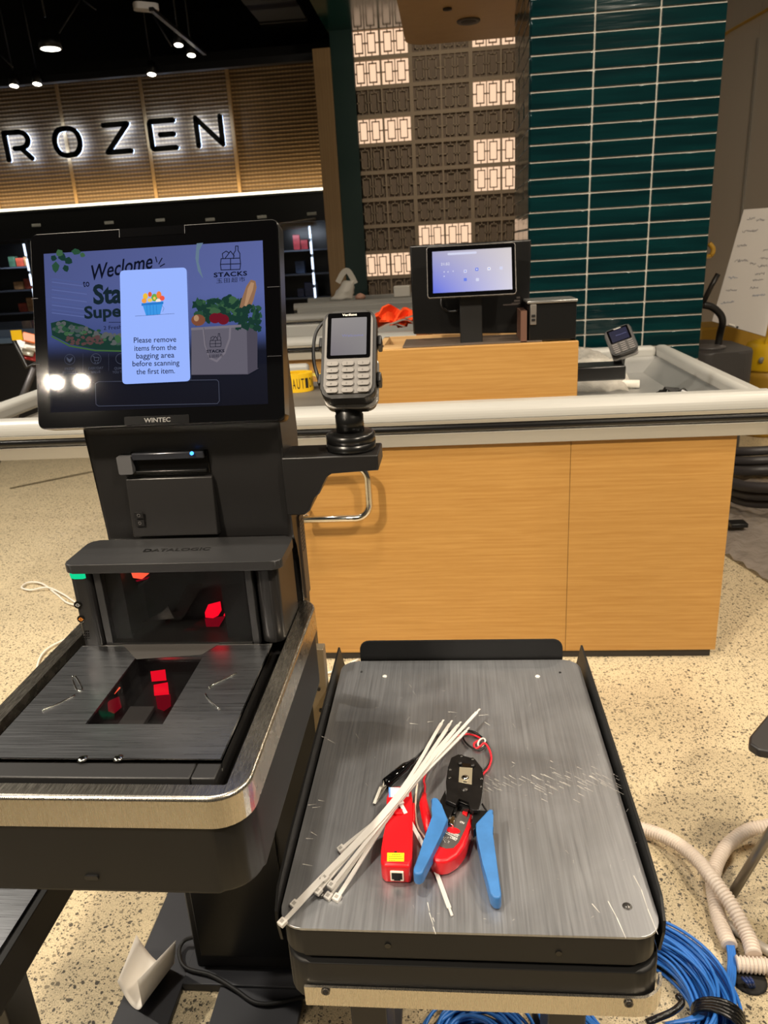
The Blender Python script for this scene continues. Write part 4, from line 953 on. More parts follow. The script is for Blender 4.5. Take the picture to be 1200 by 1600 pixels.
for y in (440, 452, 464, 476, 488): line([(82, y - 4), (136, y + 3)], shelf, 2.2); line([(82, y + 1), (136, y + 8)], shelf2, 1.2)
# produce display
poly([(80, 505), (100, 500), (130, 508), (160, 522), (192, 530), (192, 548), (150, 546), (110, 538), (82, 524)], leaf)
for i in range(70):
    t_ = rr.random(); x = 82 + 110 * t_; y = 503 + 24 * t_ + rr.uniform(-2, 14); ell(x, y, rr.uniform(2.5, 5), rr.uniform(2, 4), rr.choice([veg1, veg2, leaf2, veg3 if 100 < x < 165 and y > 520 else veg2, leaf3]), 9, jag=.15, rnd=rr)
for i in range(34): ell(rr.uniform(104, 165), rr.uniform(526, 538), 3, 2.2, veg3, 8, jag=.2, rnd=rr)
line([(82, 526), (110, 541), (150, 548), (192, 549)], grn, 2.2)
# leaves top left
for (x, y, l_, w_, r_, m) in [(98, 402, 16, 6, .9, leaf), (88, 418, 18, 6, 1.6, leaf2), (108, 408, 14, 6, .5, leaf), (120, 394, 16, 5, .1, leaf2), (94, 396, 12, 6, 2.4, leaf3), (104, 420, 12, 5, 1.2, leaf), (130, 399, 9, 4, .4, leaf3), (85, 404, 10, 5, 2.0, leaf)]:
    x0, y0 = x - math.cos(r_) * l_ * .5, y - math.sin(r_) * l_ * .5; dx, dy = math.cos(r_), math.sin(r_); 
    poly([(x0, y0), (x0 + dx * l_ * .35 - dy * w_, y0 + dy * l_ * .35 + dx * w_), (x0 + dx * l_ * .75 - dy * w_ * .7, y0 + dy * l_ * .75 + dx * w_ * .7), (x0 + dx * l_, y0 + dy * l_), (x0 + dx * l_ * .75 + dy * w_ * .7, y0 + dy * l_ * .75 - dx * w_ * .7), (x0 + dx * l_ * .35 + dy * w_, y0 + dy * l_ * .35 - dx * w_)], m)
poly([(308, 381), (318, 380), (312, 392), (311, 410), (318, 436), (310, 424), (306, 404)], swoosh)
stext('Weclome', 147, 438, 241, 419, 23, navy, shear=.35, bold=.012)
for l_ in (((246, 410), (244, 402)), ((249, 413), (254, 404)), ((251, 417), (258, 413))): line(l_, navy, 1.5)
stext('to', 131, 449, 141, 448, 9, navy, bold=.01)
stext('Stacks', 147, 475, 240, 470, 30, dkg, bold=.035)
stext('Supermarket', 133, 498, 290, 489, 19, dkg, bold=.03)
line([(171, 504), (190, 504)], navy, .7)
stext('2 Fresh Choice', 163, 516, 222, 512, 6, navy)
for (x, y, l1, l2) in ((110, 562, 'FRESH', 'PRODUCE'), (151, 561, 'EVERYDAY', 'VALUE'), (190, 561, 'QUALITY', 'YOU TRUST')):
    line([(x + 8 * math.cos(2 * math.pi * i / 16), y + 8 * math.sin(2 * math.pi * i / 16)) for i in range(17)], dimt, .6)
    w1 = len(l1) * 2.9; w2 = len(l2) * 2.9
    stext(l1, x - w1 / 2, y + 17, x + w1 / 2, y + 16, 4, dimt); stext(l2, x - w2 / 2, y + 23, x + w2 / 2, y + 22, 4, dimt)
poly([(105, 558), (110, 562), (110, 567), (106, 563)], dimt); poly([(115, 558), (110, 562), (110, 567), (114, 563)], dimt)
line([(146, 557), (148, 557), (149, 564), (155, 564), (156, 559), (148, 559)], dimt, .8); ell(150, 567, 1, 1, dimt, 6); ell(154, 567, 1, 1, dimt, 6)
for x in (131, 171): line([(x, 553), (x, 580)], dimt, .3)
# logo: crate, fruit, bottle
def logo(x, y, s, m, w_=1.):
    f_ = lambda pts: [(x + a * s, y + c * s) for a, c in pts]
    line(f_([(-15, 0), (15, -1), (16, 8), (15, 17), (-15, 18), (-16, 9), (-15, 0)]), m, w_); line(f_([(-15, 9), (15, 8)]), m, w_); line(f_([(0, 0), (0, 17.5)]), m, w_)
    line(f_([(-12, 0), (-13, -8), (-7, -12), (-2, -9)]), m, w_); line(f_([(-9, 0), (0, -12), (6, -4)]), m, w_)
    line(f_([(5, 0), (5, -8), (8, -13), (8, -20), (12, -20), (12, -13), (15, -8), (15, -1)]), m, w_)
logo(361, 405, .98, navy, 1.2)
stext('STACKS', 335, 434, 387, 431, 7, navy, bold=.03, space=1.1)
stext('玉田超市', 339, 443, 384, 440, 7, navy, space=1.25)
# shopping bag with produce
poly([(300, 513), (386, 507), (388, 585), (300, 586)], tan_); poly([(386, 507), (403, 520), (403, 576), (388, 585)], tan2); line([(300, 586), (388, 585), (404, 576)], tan2, 1)
for i in range(90):
    a = rr.random(); x = 306 + 74 * a; y = rr.uniform(474, 506) - 8 * math.sin(a * 3.1); ell(x, y, rr.uniform(4, 8), rr.uniform(3, 7), rr.choice([leaf, leaf, leaf2, leaf2, leaf3]), 11, jag=.35, rnd=rr)
poly([(374, 486), (378, 470), (386, 448), (393, 438), (400, 440), (402, 450), (397, 470), (390, 488)], bred); poly([(388, 452), (393, 442), (398, 443), (396, 454), (386, 480), (382, 482)], bred2)
for (x, y, r_) in ((337, 498, 9), (350, 500, 9), (344, 496, 7)): ell(x, y, r_, r_ * .9, redp)
ell(311, 501, 11, 9, orp); ell(308, 498, 4, 5, bred2)
for i in range(50): ell(rr.uniform(372, 408), rr.uniform(480, 516), rr.uniform(3, 6), rr.uniform(3, 6), rr.choice([leaf, leaf, leaf2]), 9, jag=.35, rnd=rr)
poly([(300, 513), (378, 508), (378, 512), (300, 517)], tan3)
line([(319, 513), (322, 540), (329, 560), (340, 565), (352, 552), (360, 530), (361, 510)], tan3, 3); line([(320, 513), (323, 540), (330, 560)], tan2, .7)
logo(338, 533, .55, navy, .8); stext('STACKS', 324, 552, 352, 551, 4.5, navy, bold=.03); stext('玉田超市', 326, 560, 350, 558, 4.5, navy)
# message box outline and pop-up
line([(156, 597), (340, 594), (343, 597), (344, 627), (341, 631), (156, 635), (152, 632), (151, 600), (156, 597)], dimt, .8)
def rr_px(x0, y0, x1, y1, x2, y2, x3, y3, r):
    a = [Vector(v) for v in ((x0, y0), (x1, y1), (x2, y2), (x3, y3))]; out = []
    for i in range(4):
        p, pr, nx = a[i], a[i - 1], a[(i + 1) % 4]; u = p + (pr - p).normalized() * r; v = p + (nx - p).normalized() * r
        for k in range(6): t_ = k / 5; out.append(tuple(u * (1 - t_) ** 2 + p * 2 * t_ * (1 - t_) + v * t_ ** 2))
    return out
poly(rr_px(189, 424, 293, 419, 299, 596, 193, 601, 7), pop)
bk1 = E_('bk1', (40, 122, 206)); bk2 = E_('bk2', (60, 150, 228))
for (x, y, rx, ry_, c) in ((229, 464, 4, 5, (236, 190, 60)), (236, 461, 3, 4, (226, 90, 50)), (243, 466, 5, 6, (110, 170, 70)), (243, 467, 2, 2.5, (250, 200, 90)), (250, 462, 4, 6, (240, 130, 60)), (255, 467, 4, 4, (236, 90, 70)), (227, 471, 4, 4, (240, 160, 70)), (236, 470, 4, 3, (240, 200, 90)), (249, 471, 4, 3, (250, 230, 210))): ell(x, y, rx, ry_, emis('fruit_%d_%d_%d' % c, c), 12)
poly([(223, 475), (257, 472), (257, 476), (223, 479)], bk1); poly([(225, 479), (256, 476), (252, 492), (230, 494)], bk2)
for x in (231, 236, 241, 246): line([(x, 478), (x + 1, 493)], bk1, .7)
line([(213, 495), (274, 491)], popt, .4); line([(255, 478), (258, 483), (256, 488)], popt, .35)
for s_, x0, x1, y in (('Please remove', 211, 277, 536), ('items from the', 212, 277, 548.5), ('bagging area', 215, 274, 560.5), ('before scanning', 209, 282, 572.5), ('the first item.', 215, 275, 585)): stext(s_, x0, y + .6, x1, y - 1.2, 8.4, popt, bold=.006)
sb.build('screen_picture', scn)
# receipt printer in the head
YP = .923
def P_(px, py): v = oy(px, py, YP); return v.x, v.z
b = MB(); a = P_(212, 708); c = P_(331, 700); d1 = P_(344, 829); d0 = P_(216, 833)
yz([(YP + .004, 1.068), (YP - .010, 1.070), (YP - .004, 1.150), (YP + .004, 1.152)], d0[0] - .003, d1[0], mat('door_plastic', (34, 33, 33), .36), b, .0015); b.build('printer_door', hd)
b = MB(); b.box((-.424, YP - .001, 1.154), (-.320, YP + .004, 1.186), BLKG, .001); b.box((-.421, YP - .008, 1.176), (-.323, YP, 1.186), mat('slot_trim', (52, 54, 60), .2, .3), .002); b.box((-.421, YP - .006, 1.157), (-.323, YP, 1.161), BLKS, .001)
s_ = b.build('paper_slot', hd)
b = MB(); q = oy(300, 708, YP - .009); b.cyl(q, q + Vector((0, -.002, 0)), .0024, emis('blue_led', (60, 140, 255), 4), 12); b.build('status_light', s_)
b = MB(); a = P_(186, 711); c = P_(213, 738); b.rbox(a[0], c[1], -YP, c[0], a[1], -YP + .010, .002, mat('grey_button', (84, 84, 86), .4), .0012, Matrix(((1, 0, 0, 0), (0, 0, -1, 0), (0, 1, 0, 0), (0, 0, 0, 1)))); b.build('release_button', hd)
b = MB(); ICN = mat('icon_print', (120, 118, 116), .5)
for (px, py) in ((217, 805), (219, 817)):
    q = oy(px, py, YP - .0105); b.rbox(q.x - .006, q.z - .0045, -q.y, q.x + .006, q.z + .0045, -q.y + .001, .001, BLK, 0, Matrix(((1, 0, 0, 0), (0, 0, -1, 0), (0, 1, 0, 0), (0, 0, 0, 1))))
    for k in range(10):
        t0, t1 = 2 * math.pi * k / 10, 2 * math.pi * (k + .7) / 10
        b.cyl((q.x + .002 * math.cos(t0), q.y - .0012, q.z + .002 * math.sin(t0)), (q.x + .002 * math.cos(t1), q.y - .0012, q.z + .002 * math.sin(t1)), .0003, ICN, 4)
b.build('control_icons', hd)
# bracket arm
b = MB(); xz([(-.222, 1.173), (-.096, 1.173), (-.096, 1.152), (-.158, 1.152), (-.166, 1.147), (-.176, 1.122), (-.184, 1.120), (-.190, 1.100), (-.198, 1.094), (-.222, 1.094)], .916, .980, BLK, b, .002); b.build('terminal_bracket', ks)
# ------------------------------------------------------------------ payment terminal on its pole
t1 = thing('payment_terminal', (-.134, .957, 1.182), 'silver keypad card payment terminal on a black pole beside the kiosk monitor', 'payment terminal', 'payment terminals')
b = MB(); ZT = 1.1735; b.lathe([(.031, 0), (.0325, .002), (.0325, .010), (.030, .0105), (.0325, .0115), (.0325, .020), (.029, .023), (.019, .024)], BLKS, T(-.134, .951, ZT), 32); b.lathe([(.0185, .0), (.0185, .022), (.0175, .023), (.0175, .052)], BLKS, T(-.134, .951, ZT + .0235), 24); b.build('pole', t1)
rec = math.radians(36); TNn = Vector((0, -math.cos(rec), math.sin(rec))); To = oy(543, 626, .915)
def tpx(px, py): return opl(px, py, To, TNn)
pbm = tpx(543, 622); ptm = tpx(538, 486); wl = (tpx(584, 560) - tpx(499, 563)).length
M1 = frame(pbm, (tpx(584, 612) - tpx(499, 615)), ptm - pbm); L1 = (ptm - pbm).length
terminal(t1, M1, wl, L1)
b = MB(); b.rbox(-wl / 2 + .001, -.004, -.0245, wl / 2 + .002, L1 * .55, -.0205, .012, mat('cradle_silver2', (150, 146, 140), .3, .6), .002, M1); b.rbox(-wl / 2 + .003, -.004, -.034, wl / 2 - .001, L1 * .4, -.0246, .012, BLKS, .003, M1)
for sx in (-1, 1): 
    for y_ in (.2, .62): b.box((sx * wl / 2 - .003 + sx * .003, L1 * y_, -.028), (sx * wl / 2 + .003 + sx * .003, L1 * (y_ + .12), -.008), BLK, .002, M1)
b.build('cradle', t1)
b = MB(); b.cyl((-.134, .951, ZT + .074), M1 @ Vector((0, L1 * .2, -.032)), .016, BLKS); b.build('swivel', t1)
b = MB(); b.tube(smooth_path([M1 @ Vector((-wl / 2 + .012, L1 * .99, -.016)), M1 @ Vector((-wl / 2 - .004, L1 * .95, -.018)), M1 @ Vector((-wl / 2 - .0125, L1 * .78, -.014)), M1 @ Vector((-wl / 2 - .0125, L1 * .5, -.012)), M1 @ Vector((-wl / 2 - .006, L1 * .3, -.014)), M1 @ Vector((-wl / 2 + .002, L1 * .16, -.02))], 6), .0023, GRYP, 8); b.build('cable', t1)
# ------------------------------------------------------------------ barcode scanner set into the tray
bs_ = thing('barcode_scanner', (-.365, .72, kz - .022), 'bioptic barcode scanner with steel platter and dark glass glowing red, set into the kiosk tray', 'barcode scanner')
LASER = emis('laser_red', (255, 10, 40), 1.6); LASER2 = emis('laser_dim', (150, 6, 30), .8); LASERO = emis('laser_orange', (255, 90, 60), 1.8)
SGL = mat('scanner_glass', (8, 7, 8), .04, alpha=.30)
pxa, pxb, pya, pyb = -.495, -.238, .601, .832; wx0, wx1, wy0, wy1 = -.408, -.3205, .660, .800
b = MB(); b.ring([(pxa, pya), (pxb, pya), (pxb, pyb), (pxa, pyb)], [(wx0, wy0), (wx1, wy0), (wx1, wy1), (wx0, wy1)], kz - .004, kz - .0005, STEEL)
b.ring([(pxa, pya), (pxb, pya), (pxb, pyb), (pxa, pyb)], [(pxa + .0015, pya + .0015), (pxb - .0015, pya + .0015), (pxb - .0015, pyb - .0015), (pxa + .0015, pyb - .0015)], kz - .014, kz - .0003, CHROME)
pl = b.build('platter', bs_)
for pts in (((112, 1058), (118, 1057), (128, 1075), (124, 1080), (118, 1074), (112, 1058)), ((66, 1110), (92, 1099), (117, 1086)), ((327, 1076), (332, 1070), (370, 1052)), ((343, 1108), (326, 1093), (321, 1084))):
    b = MB(); b.tube(smooth_path([oz(*p, kz) for p in pts], 4), .0011, CHROME, 8); b.build('finger_ridge', pl)
for (px, py) in ((127, 1187), (183, 1186)): b = MB(); c = oz(px, py, kz); b.lathe([(.006, 0), (.004, .0012), (.001, .0015)], CHROME, T(c.x, c.y + .003, kz - .001), 16); b.build('edge_dimple', pl)
b = MB(); z_ = kz - .0002; b.quad([oz(190, 1006, z_), oz(352, 1000, z_), oz(315, 1023, z_), oz(213, 1030, z_)], mat('matte_bezel', (62, 60, 58), .45)); b.build('window_bezel', pl)
b = MB(); b.box((wx0, wy0, kz - .004), (wx1, wy1, kz - .002), SGL); b.build('flat_glass', pl)
b = MB(); CV = mat('cavity_black', (8, 8, 8), .5)
b.box((wx0 - .004, wy0 - .004, kz - .0255), (wx1 + .004, wy1 + .004, kz - .024), CV); b.box((wx0 - .007, wy0 - .004, kz - .024), (wx0 - .004, wy1 + .004, kz - .005), CV); b.box((wx1 + .004, wy0 - .004, kz - .024), (wx1 + .007, wy1 + .004, kz - .005), CV); b.box((wx0, wy0 - .007, kz - .024), (wx1, wy0 - .004, kz - .005), CV); b.box((wx0, wy1 + .004, kz - .024), (wx1, wy1 + .007, kz - .005), CV)
b.box((-.385, .68, kz - .024), (-.355, .72, kz - .018), mat('mirror_block', (70, 68, 68), .3), .001)
def redpatch(pts, z, m): b.prism([tuple(oz(*p, z).xy) for p in pts], z - .001, z, m)
zc = kz - .014
redpatch(((161, 1084), (173, 1065), (188, 1074), (173, 1090)), zc, LASERO); redpatch(((168, 1096), (186, 1088), (190, 1104), (178, 1114), (169, 1110)), zc, LASER2)
redpatch(((235, 1049), (258, 1046), (260, 1062), (237, 1064)), zc, LASER); redpatch(((240, 1070), (262, 1066), (264, 1084), (241, 1086)), zc, LASER); redpatch(((243, 1088), (266, 1084), (267, 1102), (256, 1110), (246, 1106)), zc - .001, LASER2)
b.build('scan_cavity', bs_)
b = MB(); b.box((pxa, .577, kz - .012), (-.2635, pya - .001, kz - .0035), GRYP, .0015); b.box((-.2625, .577, kz - .012), (pxb, pya - .001, kz - .0035), GRYP, .0015); b.build('front_strip', bs_)

# tower
ty = .833
tw_ = MB(); tw_.box((-.462, ty + .002, kz - .004), (-.452, ty + .075, 1.056), GRYP, .001); tw_.box((-.2645, ty + .002, kz - .004), (-.2555, ty + .075, 1.056), GRYP, .001); tw_.box((-.452, ty + .07, kz - .004), (-.2645, ty + .075, 1.056), CV); tw_.box((-.452, ty, kz - .002), (-.2645, ty + .07, kz + .002), CV); tw_.build('tower_frame', bs_)
b = MB(); b.box((-.4515, ty + .001, kz + .001), (-.265, ty + .003, 1.055), mat('tower_glass', (10, 9, 9), .04, alpha=.22)); tg = b.build('upright_glass', bs_)
b = MB(); b.box((-.452, ty + .012, kz + .002), (-.430, ty + .07, 1.055), CV); b.box((-.300, ty + .012, kz + .002), (-.2645, ty + .07, 1.055), CV)
MIR = mat('inner_mirror', (120, 116, 112), .2, .6)
def tq(pts, y, m): b.prism([((oy(*p, y)).x, oy(*p, y).z) for p in pts], -y - .001, -y, m, M=Matrix(((1, 0, 0, 0), (0, 0, -1, 0), (0, 1, 0, 0), (0, 0, 0, 1))))
tq(((205, 895), (233, 896), (222, 905), (208, 903)), ty + .03, LASERO); tq(((212, 907), (234, 901), (230, 905), (214, 909)), ty + .03, LASER2)
tq(((320, 957), (325, 945), (344, 940), (346, 954), (341, 962), (333, 966), (321, 965)), ty + .04, LASER); tq(((349, 962), (354, 951), (361, 953), (357, 964)), ty + .04, LASER); tq(((320, 967), (343, 964), (352, 963), (340, 983), (323, 983)), ty + .042, LASER2)
tq(((222, 972), (252, 957), (262, 948), (272, 966)), ty + .05, MIR); tq(((150, 958), (226, 908), (232, 906), (160, 966)), ty + .055, mat('inner_dark', (60, 57, 54), .3))
tq(((240, 992), (275, 950), (292, 914), (318, 912), (290, 960), (262, 994)), ty + .06, mat('inner_dark2', (44, 42, 40), .2))
b.build('scan_optics', bs_)
b = MB(); b.rbox(-.4915, ty - .003, kz - .002, -.4635, ty + .06, 1.0555, .008, BLK, .002); lp = b.build('status_pillar', bs_)
b = MB(); b.rbox(-.4922, ty - .0037, 1.0465, -.465, ty + .05, 1.0552, .008, emis('green_light', (20, 205, 140), 1.1), .001); b.build('green_status_light', lp)
b = MB(); 
for (px, py, m) in ((122, 945, mat('grey_icon', (150, 148, 146), .5)), (127, 967, emis('amber_icon', (255, 150, 60), .8))):
    q = oy(px, py, ty - .0032); b.cyl(q, q + Vector((0, -.0012, 0)), .0052, BLKG, 16)
    q = q + Vector((0, -.0014, 0)); b.tube([q + Vector((.0022 * math.cos(a), 0, .0022 * math.sin(a))) for a in [2 * math.pi * i / 10 for i in range(10)]], .0004, m, 4, closed=True); b.cyl(q + Vector((-.0035, 0, 0)), q + Vector((.0035, 0, 0)), .0004, m, 4)
for i in range(4):
    for j in range(4):
        q = oy(128 + i * 3.4 + j * .4, 986 + j * 4, ty - .0032); b.cyl(q, q + Vector((0, -.0006, 0)), .0009, BLKG, 6)
b.build('button_group', lp)
b = MB(); b.rbox(-.254, ty + .004, kz - .002, -.2235, ty + .10, 1.050, .012, BLK, .004, corners=(1, 1, 0, 0)); b.build('side_pillar', bs_)
b = MB(); b.rbox(-.4935, ty - .010, 1.0565, -.2135, .908, 1.0685, .012, GRYP, .003); ld = b.build('top_lid', bs_)
b = MB(); q = oz(223, 862, 1.0690); q2 = oz(327, 859, 1.0690); b.text('DATALOGIC', frame(q, q2 - q, (0, 1, 0)), mat('debossed', (6, 6, 6), .2), fit=((q2 - q).length, .009), bold=.02); b.build('lettering', ld)
# ------------------------------------------------------------------ left shelf of the kiosk
sh = thing('basket_shelf', (-.68, .62, .69), 'dark steel topped shelf at the lower left edge beside the kiosk', 'shelf')
b = MB(); b.rbox(-1.05, .50, .648, -.512, .98, .70, .05, CHAR, .006); b.build('body', sh)
b = MB(); b.rbox(-1.045, .505, .70, -.522, .975, .7035, .046, STEEL, .001); b.build('steel_top', sh)
b = MB(); b.box((-.85, .85, .0), (-.78, .92, .65), BLK, .003); b.build('leg', sh)
# ------------------------------------------------------------------ bagging scale
zp = .745
bg_ = thing('bagging_scale', (0, .86, 0), 'bagging area scale with a scratched steel platter and black side lips', 'bagging scale')
b = MB(); b.rbox(-.201, .588, zp - .003, .201, 1.130, zp, .026, PLAT, .0008); pt2 = b.build('platter', bg_)
b = MB(); rs = random.Random(12)
def scratch(px, py, dx, dy, w_=.0003):
    a = oz(px, py, zp + .0001); c = oz(px + dx, py + dy, zp + .0001); d = _n(c - a); n = Vector((-d.y, d.x, 0)) * w_
    b.quad([a - n, a + n, c + n * .3, c - n * .3], SCRATCH)
for i in range(46):
    k = rs.random(); L_ = rs.uniform(5, 22); scratch(rs.gauss(880, 38), rs.gauss(1218, 14), L_ * .86, L_ * .42, rs.uniform(.0002, .0005))
for i in range(22): L_ = rs.uniform(4, 16); scratch(rs.gauss(775, 16), rs.gauss(1225, 10), L_ * .8, L_ * .45, .0003)
for i in range(16): L_ = rs.uniform(6, 20); scratch(rs.uniform(920, 965), rs.uniform(1205, 1235), L_ * .84, L_ * .5, .0003)
for (x, y, dx, dy) in ((990, 1368, 12, 22), (1002, 1390, 10, 30), (1012, 1420, 16, 40), (950, 1408, 14, 26), (964, 1434, 14, 32), (925, 1412, 12, 14), (668, 1410, 3, 14), (671, 1426, 6, 20), (677, 1448, 4, 12), (676, 1434, 3, 6)): scratch(x, y, dx, dy, .0005)
for i in range(60): scratch(rs.uniform(480, 1000), rs.uniform(1060, 1440), rs.uniform(-6, 6), rs.uniform(-2, 8), .00018)
for (x, y) in ((500, 1150), (512, 1155), (640, 1130), (478, 1310), (486, 1300), (473, 1350), (481, 1258), (488, 1262), (497, 1250), (668, 1128), (700, 1112), (748, 1118), (757, 1128)): scratch(x, y, rs.uniform(8, 16), rs.uniform(-3, 6), .0005)
b.build('scratch_marks', pt2)
for (px, py, r, m) in ((601, 1057, .0042, WHITE), (840, 1057, .0042, WHITE), (565, 1050, .0022, BLK), (875, 1051, .0022, BLK)):
    b = MB(); c = oz(px, py, zp); b.lathe([(r, 0), (r * .8, .0012), (.0003, .0014)], m, T(c.x, c.y, zp), 14); b.build('platter_stud', pt2)
b = MB(); c = oz(980, 1416, zp); b.lathe([(.0052, 0), (.0045, .0006), (.0035, .0002), (.0025, .0012), (.0003, .0012)], mat('screw_grey', (90, 88, 86), .3, .8), T(c.x, c.y, zp), 16)
b.build('platter_screw', pt2)
b = MB(); b.rbox(-.199, .590, .704, .199, 1.128, zp - .0032, .026, CHAR, .004); bd = b.build('scale_body', bg_)
b = MB()
for px, py in ((606, 1477), (873, 1489)): c = oy(px, py, .590); b.cyl(c + Vector((0, .001, 0)), c + Vector((0, -.0012, 0)), .0034, BLKG, 12)
b.build('body_screw', bd)
b = MB(); b.rbox(-.192, .596, .694, .192, 1.12, .706, .024, BLK); b.rbox(-.199, .588, .640, .204, 1.13, .696, .03, CHAR, .008); b.build('lower_housing', bg_)
b = MB()
def sheet_strip(pts, th_):
    for i in range(len(pts) - 1): pass
pr = [(-.178, .584)] + [(.178, .584)] + [(.178 + .032 * math.sin(a), .616 - .032 * math.cos(a)) for a in [math.radians(v) for v in (15, 30, 45, 60, 75, 90)]]
ou = pr; inn = [(-.178, .587), (.178, .587)] + [(.178 + .029 * math.sin(a), .616 - .029 * math.cos(a)) for a in [math.radians(v) for v in (15, 30, 45, 60, 75, 90)]]
b.prism(ou + inn[::-1], .637, .664, STEELR); st_ = b.build('steel_bumper', bg_)
for px, py in ((509, 1548), (982, 1567)):
    b = MB(); c = oy(px, py, .584); b.cyl(c, c + Vector((0, -.002, 0)), .0048, mat('screw_grey', (90, 88, 86), .3, .8), 14); b.tube([c + Vector((.0026 * math.cos(a), -.0024, .0026 * math.sin(a))) for a in [2 * math.pi * i / 8 for i in range(8)]], .0005, BLK, 4, closed=True); b.cyl(c + Vector((0, -.002, 0)), c + Vector((0, -.0026, 0)), .0012, BLK, 6); b.build('bumper_screw', st_)
# lips: flared side plates, rear plate
b = MB()
for sx in (-1, 1):
    prof = [(.612, .700), (.603, .735), (.606, .748), (.63, .757), (.70, .761), (1.145, .764), (1.16, .715), (1.16, .705)]
    vs = []
    for xo in (0, .003):
        vs.append([b.bm.verts.new((sx * (.203 + xo + max(0, z - .745) * .25), y, z)) for (y, z) in prof])
    n = len(prof); fs = [b.bm.faces.new(vs[0]), b.bm.faces.new(vs[1][::-1])] + [b.bm.faces.new((vs[0][i], vs[0][(i + 1) % n], vs[1][(i + 1) % n], vs[1][i])) for i in range(n)]
    b._fin(fs, CHAR)
    if sx == -1: b.build('side_lip', bg_); b = MB()
b.build('side_lip', bg_)
b = MB(); xz([(-.171, .70), (.176, .70), (.176, .765)] + [(.160 + .016 * math.cos(a), .765 + .016 * math.sin(a)) for a in [math.radians(v) for v in (15, 35, 55, 75, 90)]] + [(-.155 - .016 * math.sin(a), .765 + .016 * math.cos(a)) for a in [math.radians(v) for v in (0, 15, 35, 55, 75)]] + [(-.171, .765)], 1.134, 1.138, CHAR, b); b.build('rear_lip', bg_)
for x in (-.16, .155):
    b = MB(); b.box((x - .03, .86, .015), (x + .03, .95, .645), BLK, .003); b.box((x - .032, .74, 0), (x + .032, 1.1, .015), BASEM, .002); b.build('leg', bg_)
# ================================================================== THINGS ON THE PLATTER
def cpx(x, y): return 580 + x / 5.4545, 1130 + y / 5.4545            # detail view of the tools
def plan(pts, z): return [tuple(oz(*cpx(*p), z).xy) for p in pts]
# red cable tester
te = thing('cable_tester', tuple(oz(618, 1300, zp)), 'red cable tester with a yellow sticker and a socket at its near end', 'cable tester')
z0, z1 = zp + .0003, zp + .026
b = MB(); P = plan([(150, 560), (175, 535), (300, 530), (342, 556), (350, 640), (352, 900), (345, 1150), (330, 1218), (110, 1210), (78, 1170), (84, 1090), (104, 960), (132, 820), (132, 640)], z1)
b.prism(P, z0, z1, RED, .0045, seg=3); tb_ = b.build('body', te)
b = MB(); b.prism(plan([(150, 790), (328, 800), (326, 1000), (318, 1190), (108, 1185), (112, 1000)], z1 + .0002), z1 - .001, z1 + .0006, RED, .0005); b.build('front_cover', tb_)
b = MB(); b.prism(plan([(137, 1104), (281, 1106), (279, 1177), (135, 1176)], z1 + .0009), z1 + .0006, z1 + .0009, mat('yellow_sticker', (250, 224, 20), .5)); ys = b.build('yellow_sticker', te)
b = MB(); INKK = mat('ink_black', (20, 18, 16), .6)
for (y, x0, x1) in ((1120, 180, 245), (1138, 150, 262), (1153, 152, 268), (1168, 152, 200)):
    x = x0
    while x < x1: b.prism(plan([(x, y - 3), (x + 9, y - 3), (x + 9, y + 3), (x, y + 3)], z1 + .001), z1 + .0009, z1 + .001, INKK); x += 14
b.prism(plan([(197, 1090), (218, 1090), (218, 1102), (197, 1102)], z1 + .0008), z1 + .0005, z1 + .0008, INKK)
b.build('sticker_print', ys)
b = MB(); LBW = mat('paper_label', (224, 226, 232), .5); LBB = mat('label_blue', (92, 140, 206), .5)
b.prism(plan([(148, 545), (320, 548), (322, 622), (150, 628)], z1 + .0009), z1 - .0002, z1 + .0006, LBW)
b.prism(plan([(148, 545), (164, 545), (166, 628), (150, 628)], z1 + .001), z1 + .0005, z1 + .0008, LBB)
for y in (552, 610, 618): 
    x = 196
    while x < 300: b.prism(plan([(x, y - 2), (x + 6, y - 2), (x + 6, y + 2), (x, y + 2)], z1 + .001), z1 + .0006, z1 + .0009, mat('label_grey2', (110, 110, 130), .5)); x += 10
b.build('paper_label', te)
# belt clip plate and socket
b = MB(); b.prism(plan([(190, 740), (268, 742), (266, 786), (192, 786)], z1), z1 - .002, z1 + .003, RED, .001); b.prism(plan([(345, 670), (372, 672), (372, 830), (345, 830)], z1 - .004), z0 + .005, z1 - .004, RED, .002); b.build('belt_clip', te)
pA = Vector((*P[-6 if False else 7], 0)); pB = Vector((*P[8], 0)); ex = _n(pA - pB)
M = frame(Vector((pB.x, pB.y, z0)) , ex, (0, 0, 1)); Wd = (pA - pB).length
b = MB(); b.box((Wd * .22, .0055, -.001), (Wd * .74, .0185, .0022), CREAM, .0006, M); sk = b.build('socket', te)
b = MB(); b.box((Wd * .28, .0085, .0020), (Wd * .69, .0172, .0027), BLKG, 0, M); b.box((Wd * .36, .0068, .0020), (Wd * .61, .0086, .0027), BLKG, 0, M); b.build('socket_opening', sk)
